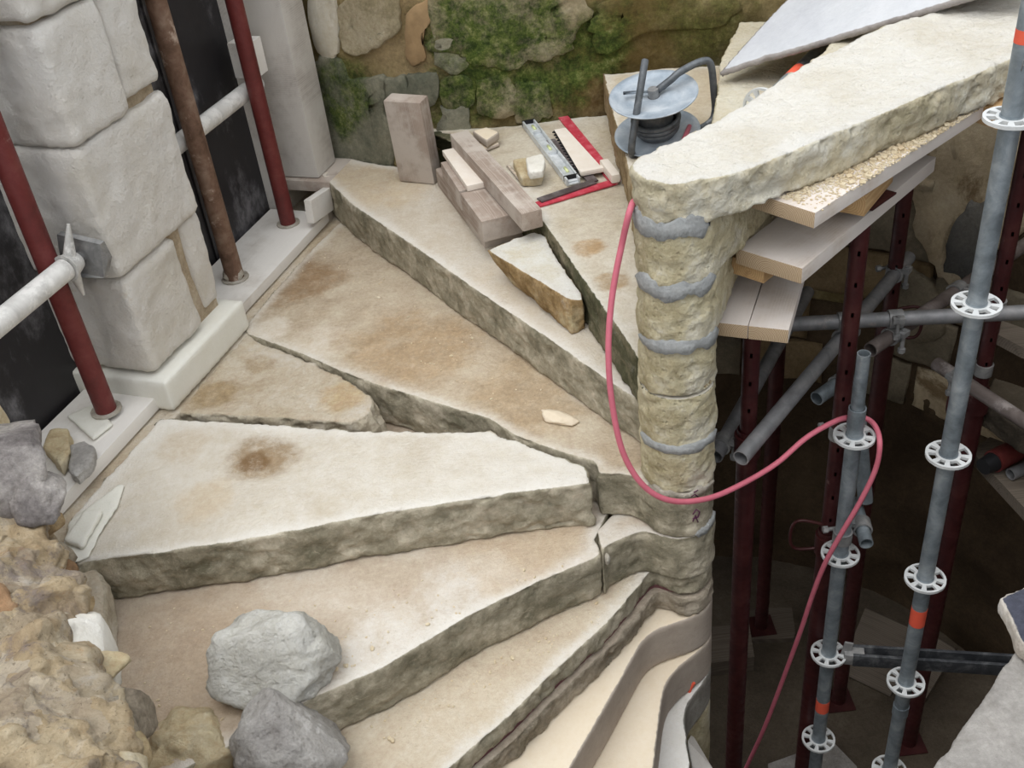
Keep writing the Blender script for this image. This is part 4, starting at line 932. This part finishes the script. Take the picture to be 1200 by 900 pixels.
# ------------------------------------------------------------------ planks and wedges under the top steps
def plank(label, c0, c1, ang_deg, L, z1, th, cracks=()):
    a = Vector((*c0, 0)); b = Vector((*c1, 0)); wd = (b - a).length; an = math.radians(ang_deg); d = Vector((math.cos(an), math.sin(an), 0)); n = Vector((-d.y, d.x, 0))
    m = (a + b) / 2 + d * L / 2; o = bpy.data.objects.new('plank', None); C.objects.link(o); o.location = (m.x, m.y, z1 - th); o.rotation_euler = (0, 0, an)
    tag(o, label, 'plank')
    xs = sorted([-wd / 2] + [c for c in cracks] + [wd / 2])
    for i in range(len(xs) - 1):
        bm = bmesh.new(); y0, y1 = xs[i] + (.0015 if i else 0), xs[i + 1] - (.0015 if i < len(xs) - 2 else 0)
        box_bm(bm, (0, (y0 + y1) / 2, th / 2), (L, y1 - y0, th), None, .003)
        if i:
            for v in bm.verts:
                if v.co.y < y0 + .01: v.co.y += .004 * math.sin(v.co.x * 9)
        ob = put('board', bm, [m_plank, m_end], o, None, 'angle')
        for p in ob.data.polygons:
            if abs(p.normal.x) > .9: p.material_index = 1
    return o
plank('upper plank of three, strewn with stone crumbs under the top slab', xy(880, 226, .848), xy(956, 249, .848), 39, .83, .848, .042)
plank('middle plank of the three, clean grey end grain, supporting the newel steps', xy(863, 291, .676), xy(940, 315, .676), 44, .75, .676, .045)
plank('lowest plank of the three, split down its length', (.113, .035), (.285, -.04), 66, .62, .478, .042, (.012,))
def block(name, label, c, s, rz, mat, tilt=0., cat='wedge', bev=.003):
    bm = bmesh.new(); box_bm(bm, (0, 0, 0), s, None, bev); o = put(name, bm, mat, None, None, 'angle'); o.location = c; o.rotation_euler = (0, tilt, rz); return tag(o, label, cat)
block('wood_wedge', 'pale pine block between the upper plank and tall red prop', (.535, .20, .745), (.22, .09, .06), .9, m_pine)
block('wood_wedge', 'thin pine wedge under the upper plank, above the pine block', (.60, .30, .788), (.2, .07, .03), .7, m_pine, .06)
block('wood_wedge', 'orange pine packer between the top slab end and scaffold pole', (1.03, .43, .82), (.22, .12, .055), .5, m_pine, -.05)
block('wood_wedge', 'orange wood slip between middle and lowest plank', (.26, .13, .604), (.16, .1, .05), .75, m_pine)
# crumbs on the upper plank
bm = bmesh.new(); r2 = random.Random(4)
P0 = Vector((*xy(895, 226, .848), .848)); d1 = Vector((math.cos(math.radians(39)), math.sin(math.radians(39)), 0)); n1 = Vector((d1.y, -d1.x, 0))
def edge_dist(q):
    best = 9
    for a_, b_ in zip(b0, b0[1:]):
        a_, b_ = Vector((*a_, 0)), Vector((*b_, 0)); e_ = b_ - a_; k_ = max(0, min(1, (Vector((q.x, q.y, 0)) - a_).dot(e_) / e_.length_squared)); w_ = Vector((q.x, q.y, 0)) - a_ - e_ * k_
        sd_ = w_.dot(Vector((e_.y, -e_.x, 0)).normalized())
        if w_.length < abs(best): best = w_.length * (1 if sd_ > 0 else -1)
    return best
cnt = 0
for k in range(12000):
    q = P0 + d1 * r2.uniform(.0, .80) + n1 * r2.uniform(-.02, .17); e_ = edge_dist(q); u_ = (q - P0).dot(d1)
    if e_ < -.015 or r2.random() > math.exp(-max(e_, 0) / (.022 + .03 * max(0, math.sin(u_ * 5)))): continue
    if (q - P0).dot(n1) > .165: continue
    s_ = r2.uniform(.0012, .0034) * (2.6 if r2.random() < .04 else 1); r_ = bmesh.ops.create_cube(bm, size=1); cnt += 1
    bmesh.ops.transform(bm, matrix=Matrix.Translation((q.x, q.y, .848 + s_ * .45)) @ Matrix.Rotation(r2.uniform(0, 3), 4, 'Z') @ Matrix.Rotation(r2.uniform(0, .6), 4, 'X') @ Matrix.Diagonal((s_ * 1.8, s_ * 1.3, s_, 1)), verts=r_['verts'])
    if cnt > 3000: break
o = put('stone_crumbs', bm, m_crumb, None, P0, False); o['kind'] = 'stuff'; tag(o, 'spill of stone crumbs on the upper plank', 'crumbs')

# ------------------------------------------------------------------ steel props
def holed_tube(x, y, z0, z1, r, pitch=.1, seg=20, az=-105):
    bm = bmesh.new(); zs_ = [z0]; hol = []
    z_ = z1 - .06
    L = []
    while z_ > z0 + .05: L.append(z_); z_ -= pitch
    for q in reversed(L): zs_ += [q - .008, q + .008]; hol.append(len(zs_) - 2)
    zs_.append(z1); a0 = math.radians(az) - math.pi / seg
    R_ = [[bm.verts.new((x + r * math.cos(a0 + 2 * math.pi * k / seg), y + r * math.sin(a0 + 2 * math.pi * k / seg), zz)) for k in range(seg)] for zz in zs_]
    for i in range(len(zs_) - 1):
        for k in range(seg):
            if i in hol and k in (0, seg // 2): continue
            bm.faces.new((R_[i][k], R_[i][(k + 1) % seg], R_[i + 1][(k + 1) % seg], R_[i + 1][k]))
    bm.faces.new(R_[0][::-1]); bm.faces.new(R_[-1]); return bm
def prop(label, x, y, z0, z1, zsplit, mi, mo, hand=None):
    t = thing('steel_prop', label, 'prop', (x, y, z0))
    put('inner_tube', holed_tube(x, y, zsplit - .02, z1 - .006, .0255), mi, t, None, 'angle')
    bm = bmesh.new(); tube_bm(bm, (x, y, z0 + .006), (x, y, zsplit), .0325, 20, .003); put('outer_tube', bm, mo, t, None, 'angle', True)
    bm = bmesh.new(); tube_bm(bm, (x, y, zsplit - .10), (x, y, zsplit - .02), .041, 20); put('collar', bm, mo, t, None, 'angle')
    bm = bmesh.new(); box_bm(bm, (x, y, z0 + .003), (.13, .13, .006), None, .001); put('base_plate', bm, mo, t, None, False)
    bm = bmesh.new(); box_bm(bm, (x, y, z1 - .003), (.12, .12, .006), Matrix.Rotation(.7, 3, 'Z'), .001); put('head_plate', bm, mo, t, None, False)
    if hand:
        h = Vector(hand); bm = bmesh.new(); c = Vector((x, y, zsplit + .02))
        path_bm(bm, spline([c, c + h * .9 + Vector((0, 0, .02)), c + h * 1.1 - Vector((0, 0, .05)), c + h * .9 - Vector((0, 0, .11)), c - Vector((0, 0, .10))], 5), .006, 8); put('pin_handle', bm, mo, t)
    return t
FL = -2.318
prop('tall red prop with pin holes under the upper plank beside the short pole', .545, .21, FL, .712, -.52, m_propred, m_propred, (-.11, .02, 0))
prop('dark red prop behind, clamped to the steepest diagonal tube', .93, .84, FL, .66, -.12, m_reddark, m_reddark, (.10, -.03, 0))
prop('red prop under the lowest plank, nearest the newel column', .25, .18, FL, .434, -.02, m_propred, m_propred)
prop('dark red prop farthest back by the shaft wall on a low board', .68, 1.32, FL + .03, .5, -.4, m_reddark, m_reddark)
prop('dark red prop behind the right scaffold pole', 1.17, .57, FL, .80, -.28, m_propred, m_propred, (-.11, -.03, 0))

# ------------------------------------------------------------------ scaffold tubes, couplers, poles
def stube(label, a, b, mat=None, r=.0242): return tube_thing('scaffold_tube', label, 'scaffold tube', a, b, r, mat or m_tube, .0035)
t1a, t1b = Vector(at(905, 381, .115)), Vector(at(1200, 366, .115)); t1b = t1a + (t1b - t1a) * 1.5
t2a, t2b = Vector(at(868, 537, .06)), Vector(at(1048, 322, .06)); t2b = t2a + (t2b - t2a) * 1.12
t3a, t3b = Vector(at(838, 535, -.1)), Vector(at(915, 398, -.1)); t3b = t3a + (t3b - t3a) * 1.5
t5a, t5b = Vector(at(1020, 410, .055)), Vector(at(1145, 325, .055)); t5b = t5a + (t5b - t5a) * 1.6
t6a, t6b = Vector(at(1097, 426, -.2)), Vector(at(1205, 497, -.2)); t6b = t6a + (t6b - t6a) * 1.2
stube('dull grey tube crossing level behind the tall red prop', t1a, t1b)
stube('long grey diagonal tube with open lower end above the pink hose', t2a, t2b)
stube('grey diagonal tube nearest the newel, its open end lowest', t3a, t3b)
stube('dusty brownish tube slanting up right behind the right pole', t5a, t5b, m_tubed)
stube('dark dusty tube sloping down to the right photo edge', t6a, t6b, m_tubed)
s4a, s4b = Vector(at(957, 467, -.1)), Vector(at(987, 446, -.1)); stube('short stub of tube clamped to the tall red prop', s4a, s4a + (s4b - s4a).normalized() * .17, m_galv)
def coupler(label, p, da, db, q=None):
    p = Vector(p); q = p if q is None else Vector(q); t = thing('coupler', label, 'coupler', p)
    for c, d in ((p, da), (q, db)):
        x, y, d = basis(d); bm = bmesh.new(); tube_bm(bm, c - d * .022, c + d * .022, .031, 18, .006); put('clamp_band', bm, m_steel, t, None, 'angle', True)
        for sgn in (1,):
            bm = bmesh.new(); o_ = c + x * .037; tube_bm(bm, o_ - y * .035, o_ + y * .05, .007, 10); tube_bm(bm, o_ + y * .036, o_ + y * .052, .012, 6)
            box_bm(bm, o_ - y * .02, (.024, .02, .036), Matrix((x, y, d)).transposed(), .003); put('bolt', bm, m_steel, t, None, 'angle')
    return t
Z = (0, 0, 1)
def near(a, b, p):  # closest point on a tube axis
    d = (b - a).normalized(); return a + d * (Vector(p) - a).dot(d)
def meet(a, b, c, d):
    u, v = (b - a), (d - c); w0 = a - c; A_, B_, C_, D_, E_ = u.dot(u), u.dot(v), v.dot(v), u.dot(w0), v.dot(w0); k = A_ * C_ - B_ * B_
    return a + u * ((B_ * E_ - C_ * D_) / k), c + v * ((A_ * E_ - B_ * D_) / k)
q1, q2 = meet(t1a, t1b, t2a, t2b); coupler('coupler joining the level tube and the long diagonal tube', q1, t1b - t1a, t2b - t2a, q2)
q1, q2 = meet(t1a, t1b, t5a, t5b); coupler('coupler joining the level tube and the dusty brown tube', q1, t1b - t1a, t5b - t5a, q2)
pv = (Vector((.93, .84, -1)), Vector((.93, .84, 1))); q1, q2 = meet(t2a, t2b, *pv); coupler('coupler on the rear dark prop at the top of the long diagonal', q1, t2b - t2a, Z, q2)
pv = (Vector((.25, .18, -1)), Vector((.25, .18, 1))); q1, q2 = meet(t3a, t3b, *pv); coupler('coupler on the prop nearest the newel column', q1, t3b - t3a, Z, q2)
pv = (Vector((.545, .21, -1)), Vector((.545, .21, 1))); q1 = s4a + (s4b - s4a).normalized() * .12; coupler('coupler holding the short tube stub on the tall prop', q1, s4b - s4a, Z, (.545, .21, q1.z))
pv = (Vector((1.17, .57, -1)), Vector((1.17, .57, 1))); q1, q2 = meet(t6a, t6b, *pv); coupler('coupler on the right prop at the sloping dark tube', q1, t6b - t6a, Z, q2)
q1, q2 = meet(t5a, t5b, *pv); coupler('coupler on the right prop at the brownish slanting tube', q1, t5b - t5a, Z, q2)
def standard(label, x, y, zr, ztop, bands, spig=None):
    t = thing('scaffold_standard', label, 'scaffold pole', (x, y, FL))
    bm = bmesh.new(); tube_bm(bm, (x, y, FL + .02), (x, y, ztop), .0242, 22, .003); put('tube', bm, m_galv, t, None, 'angle', True)
    for z_ in zr: rosette((x, y, z_), Z, t)
    for z_ in zr:
        bm = bmesh.new(); tube_bm(bm, (x, y, z_ - .008), (x, y, z_ + .008), .0268, 20); put('weld_collar', bm, m_galv, t, None, 'angle')
    for z_, h in bands:
        bm = bmesh.new(); tube_bm(bm, (x, y, z_), (x, y, z_ + h), .0247, 22); put('orange_band', bm, m_orange, t, None, 'angle')
    if spig:
        bm = bmesh.new(); tube_bm(bm, (x, y, ztop - .02), (x, y, ztop + spig), .0192, 20, .003); put('spigot', bm, m_galv, t, None, 'angle', True)
        bm = bmesh.new(); tube_bm(bm, (x, y, ztop - .06), (x, y, ztop + .002), .0262, 20, .004); put('spigot_collar', bm, m_galv, t, None, 'angle', True)
    bm = bmesh.new(); box_bm(bm, (x, y, FL + .01), (.15, .15, .012), None, .001); put('base_plate', bm, m_steel, t, None, False)
    return t
X2, Y2 = .555, .112; X1, Y1 = .751, -.086
t = standard('tall galvanised scaffold pole with white rosettes at the right', X1, Y1, [1.02 - .5 * k for k in range(7)] + [1.52], 1.9, [(zon(X1, Y1, 730), .075), (zon(X1, Y1, 49), .03)])
bm = bmesh.new(); tube_bm(bm, (X1, Y1, zon(X1, Y1, 836)), (X1, Y1, zon(X1, Y1, 826)), .027, 20); put('joint_ring', bm, m_galv, t, None, 'angle')
z_ = zon(X1, Y1, 72)                                # raised letter on the tube
bm = bmesh.new(); a0 = math.radians(-112)
def on(a, zz, rr=.0247): return (X1 + rr * math.cos(a0 + a), Y1 + rr * math.sin(a0 + a), zz)
path_bm(bm, [on(0, z_ - .012), on(0, z_ + .012), on(.3, z_ + .012), on(.42, z_ + .006), on(.3, z_), on(0, z_)], .0011, 6); put('stamped_letter', bm, m_steel, t)
t2 = standard('short galvanised scaffold pole with open top and pink hose hooked round it', X2, Y2, [-.04 - .497 * k for k in range(5)], .065, [(zon(X2, Y2, 831), .06)], zon(X2, Y2, 414) - .065)
# coupler pair with a stub tube on the short pole
pz = zon(X2, Y2, 628); v = (Vector(at(1013, 632, pz + .01)) - Vector((X2, Y2, pz))); v.z = 0; pc = Vector((X2, Y2, pz)); cd = Vector((-.15, -1, 0.)).normalized()
sp = Vector(at(1014, 632, pz)) ; sb = sp - cd * .06
coupler('double coupler on the short pole just above its second rosette', pc, Z, cd, sb)
stube('short open tube stub pointing forward beside the short pole', sp + cd * .02, sb - cd * .12, m_galv, .022)
stube('steep grey tube behind the short pole ending at its coupler', Vector(at(1012, 606, pz + .03)) + Vector((.03, .07, 0)), Vector(at(1012, 606, pz + .03)) + Vector((-.0, .19, .40)), m_galv)
# black double ledger
a = Vector((X2 + .03, Y2 - .007, -1.035)); b = Vector((1.75, -.17, -1.035)); d = (b - a).normalized(); n = Vector((-d.y, d.x, 0)); t = thing('ledger', 'dark grooved horizontal ledger fixed to the short pole low in the shaft', 'scaffold ledger', a)
Rm = Matrix.Rotation(math.atan2(d.y, d.x), 3, 'Z'); L = (b - a).length; m_led = metal_mat('dark_ledger', srgb(52, 54, 58), srgb(70, 72, 76), srgb(120, 122, 124), .4, .5, 14)
for sgn, nm in ((1, 'rail'), (-1, 'rail')):
    bm = bmesh.new(); box_bm(bm, a + d * (L / 2 + .04) + n * .021 * sgn, (L - .02, .012, .055), Rm, .002); box_bm(bm, a + d * (L / 2 + .04) + n * .012 * sgn + Vector((0, 0, -.024)), (L - .02, .02, .008), Rm, .001); put(nm, bm, m_led, t, None, 'angle')
bm = bmesh.new(); box_bm(bm, a + d * .055, (.07, .05, .05), Rm, .006); put('wedge_head', bm, m_steel, t, None, 'angle'); bm = bmesh.new(); box_bm(bm, a + d * .028 + Vector((0, 0, .02)), (.03, .008, .09), Rm @ Matrix.Rotation(.15, 3, 'Y'), .002); put('wedge', bm, m_steel, t, None, 'angle')

# pink hose
hp = [(800, 158, 1.02), (770, 182, .6), (752, 205, .15), (742, 237, .0), (728, 290, -.03), (717, 350, -.06), (713, 410, -.10), (717, 470, -.13), (730, 530, -.16), (755, 570, -.18), (788, 587, -.175), (830, 584, -.13), (870, 567, -.06), (910, 543, .0), (945, 513, .05), (978, 494, .10), (997, 489, .145), (1014, 490, .155), (1026, 500, .12), (1031, 520, .06), (1026, 550, .045), (1008, 588, .04), (985, 627, .045), (967, 660, .06), (953, 695, .08), (938, 740, .11), (918, 795, .16), (897, 850, .2), (878, 892, .25), (860, 930, .3)]
hv = [tuple(np.array(at(808, 148, .56)) + np.array((0, 0, 0)))] + [tuple(aty(*q)) for q in hp[2:]]
hv = [hv[0], (.12, .75, .58), (-.02, .38, .66), ] + hv[2:]
o = put('hose', path_bm(bmesh.new(), spline(hv, 8), .0082, 12), m_hose, None, hv[4]); tag(o, 'pink rubber hose drooping past the newel to the short scaffold pole', 'hose')

# ------------------------------------------------------------------ low in the shaft
def fboard(label, px, z, th, mat, nm='board', cat='board'):
    p = [at(*q, z)[:2] for q in px]; c = np.mean(p, axis=0); o = put(nm, prism_bm(p, z - th, z), mat, None, (c[0], c[1], z - th), False); return tag(o, label, cat)
m_lowb = wood_mat('shaft_board', srgb(120, 110, 98), srgb(104, 94, 84), srgb(78, 70, 62), 120, 'X')
fboard('low board under the prop farthest back', [(862, 738), (880, 712), (928, 712), (932, 742), (930, 748), (866, 750)], FL + .03, .03, m_lowb)
fboard('dark board edge on the shaft floor behind the newel column', [(815, 780), (822, 735), (878, 730), (884, 770)], FL + .1, .1, m_lowb)
fboard('pale square plate on the shaft floor at the photo bottom', [(900, 895), (975, 868), (1004, 898), (1010, 930), (905, 930)], FL + .02, .02, m_fgslab, 'floor_plate', 'plate')
def leaning(label, c, s, rz, tilt, mat):
    bm = bmesh.new(); box_bm(bm, (0, 0, s[2] / 2), s, None, .004); o = put('leaning_panel', bm, mat, None, None, 'angle'); o.location = c; o.rotation_euler = (tilt, 0, rz); return tag(o, label, 'panel')
q = at(1030, 770, FL) * np.array([.9, .86, 1]); leaning('grey panel leaning on the shaft wall behind the ledger, left one', (q[0], q[1] + .0, FL), (.26, .03, .34), -.75, -.8, m_lowb)
q = at(1085, 775, FL) * np.array([.88, .86, 1]); leaning('grey panel leaning on the shaft wall behind the ledger, right one', (q[0], q[1], FL), (.24, .03, .3), -.95, -.8, m_lowb)
# ledge in the right wall with boards and a red tool
Q = lambda px, py, z: Vector(at(px, py, z))
zl = -.62
a = [at(*q, zl)[:2] for q in ((1138, 528), (1160, 512), (1290, 560), (1290, 640), (1205, 600))]
o = put('ledge_board', prism_bm(a, zl - .05, zl), m_lowb, None, (*np.mean(a, axis=0), zl - .05), False); tag(o, 'board shelf at the right photo edge carrying a red cylinder', 'board')
a = [at(*q, -.36)[:2] for q in ((1148, 470), (1165, 440), (1290, 480), (1290, 540), (1200, 505))]
o = put('stone_slab', slab_mesh(a, -.46, -.36, .016, .004, 6, 1), m_dark_tread, None, (*np.mean(a, axis=0), -.46)); tag(o, 'dark stone slab above the shelf with the red cylinder', 'stone slab')
a = [at(*q, -.05)[:2] for q in ((1162, 388), (1172, 375), (1300, 420), (1300, 440), (1200, 408))]
o = put('plank', prism_bm(a, -.09, -.05), m_lowb, None, (*np.mean(a, axis=0), -.09), False); tag(o, 'grey plank end jutting in at the right edge below the right pole rosette', 'plank')
p0, p1 = Q(1164, 541, zl + .045), Q(1205, 520, zl + .045); t = thing('red_cylinder', 'red cylinder tool with black end lying on the shelf', 'tool', (p0.x, p0.y, zl))
d = (p1 - p0).normalized(); bm = bmesh.new(); tube_bm(bm, p0, p0 + d * .3, .042, 20); put('body', bm, m_redpaint, t, None, 'angle')
bm = bmesh.new(); tube_bm(bm, p0 - d * .05, p0 + d * .001, .03, 18, 0, .036); put('end_cap', bm, m_blk, t, None, 'angle')
p0, p1 = Q(1184, 556, zl + .025), Q(1215, 543, zl + .025); stube('small grey tube end lying beside the red cylinder', p0, p0 + (p1 - p0).normalized() * .25, m_tube, .022)

# ------------------------------------------------------------------ foreground right
a = [at(*q, .3)[:2] for q in ((1090, 905), (1205, 738), (1420, 700), (1450, 1010), (1060, 950))]
o = put('stone_slab', slab_mesh(a, .13, .3, .012, .002, 6, 1), m_fgslab, None, (*np.mean(a, axis=0), .13)); tag(o, 'pale grey stone slab filling the bottom right corner', 'stone slab')
a = [at(*q, .345)[:2] for q in ((1171, 700), (1200, 686), (1300, 660), (1380, 740), (1240, 800), (1197, 752))]
o = put('slate_slab', slab_mesh(a, .303, .345, .008, .004, 9, 1), m_dkslab, None, (*np.mean(a, axis=0), .303)); tag(o, 'dark slate with pale broken rim lying on the corner slab at right edge', 'slate')

# grit on the two lower old treads
for lab, zt, reg, n_ in (('scattered stone grit on the sandy step around the big rock', -H, ((150, 720), (690, 650), (400, 790), (170, 880)), 140), ('scattered stone grit on the cracked step', -2 * H, ((420, 850), (730, 690), (690, 740), (430, 890)), 70), ('scattered stone grit on the brown-stained tread', 0, ((330, 310), (420, 290), (690, 500), (560, 470)), 60)):
    bm = bmesh.new(); r2 = random.Random(n_)
    for k in range(n_):
        u, v = r2.random(), r2.random(); a_, b_, c_, d_ = [np.array(q, float) for q in reg]; px, py = (a_ * (1 - u) + b_ * u) * (1 - v) + (d_ * (1 - u) + c_ * u) * v
        p = at(px, py, zt); s_ = r2.uniform(.0015, .0035) * (2 if r2.random() < .07 else 1); r_ = bmesh.ops.create_icosphere(bm, subdivisions=1, radius=1)
        bmesh.ops.transform(bm, matrix=Matrix.Translation((p[0], p[1], zt + s_ * .5)) @ Matrix.Rotation(r2.uniform(0, 3), 4, 'Z') @ Matrix.Diagonal((s_ * 1.5, s_, s_ * .8, 1)), verts=r_['verts'])
    p = at(*reg[0], zt); o = put('stone_grit', bm, m_crumb, None, p, False); o['kind'] = 'stuff'; tag(o, lab, 'grit')

# repeats carry a group
GROUPS = {'stone_step': 'stone steps of the spiral stair', 'steel_prop': 'steel props under the planks', 'scaffold_tube': 'scaffold tubes in the shaft', 'coupler': 'scaffold couplers in the shaft', 'scaffold_standard': 'scaffold poles',
          'plank': 'planks', 'wood_wedge': 'wood wedges between planks and props', 'timber_block': 'timber blocks by the mossy wall', 'packer': 'wood packers by the jamb post', 'rubble_rock': 'loose rocks on the steps', 'stone_offcut': 'stone offcuts by the tools',
          'set_square': 'steel squares', 'sill_board': 'boards below the black doors', 'red_post': 'red tube posts before the doors', 'strut': 'struts across the doors', 'stone_chunk': 'stones on the left board', 'slate_offcut': 'slate offcuts on the white slab', 'leaning_panel': 'panels leaning in the shaft', 'board': 'boards on the shaft floor', 'stone_grit': 'stone grit'}
for ob in C.objects:
    k = ob.name.split('.')[0]
    if ob.parent is None and k in GROUPS and 'label' in ob: ob['group'] = GROUPS[k]
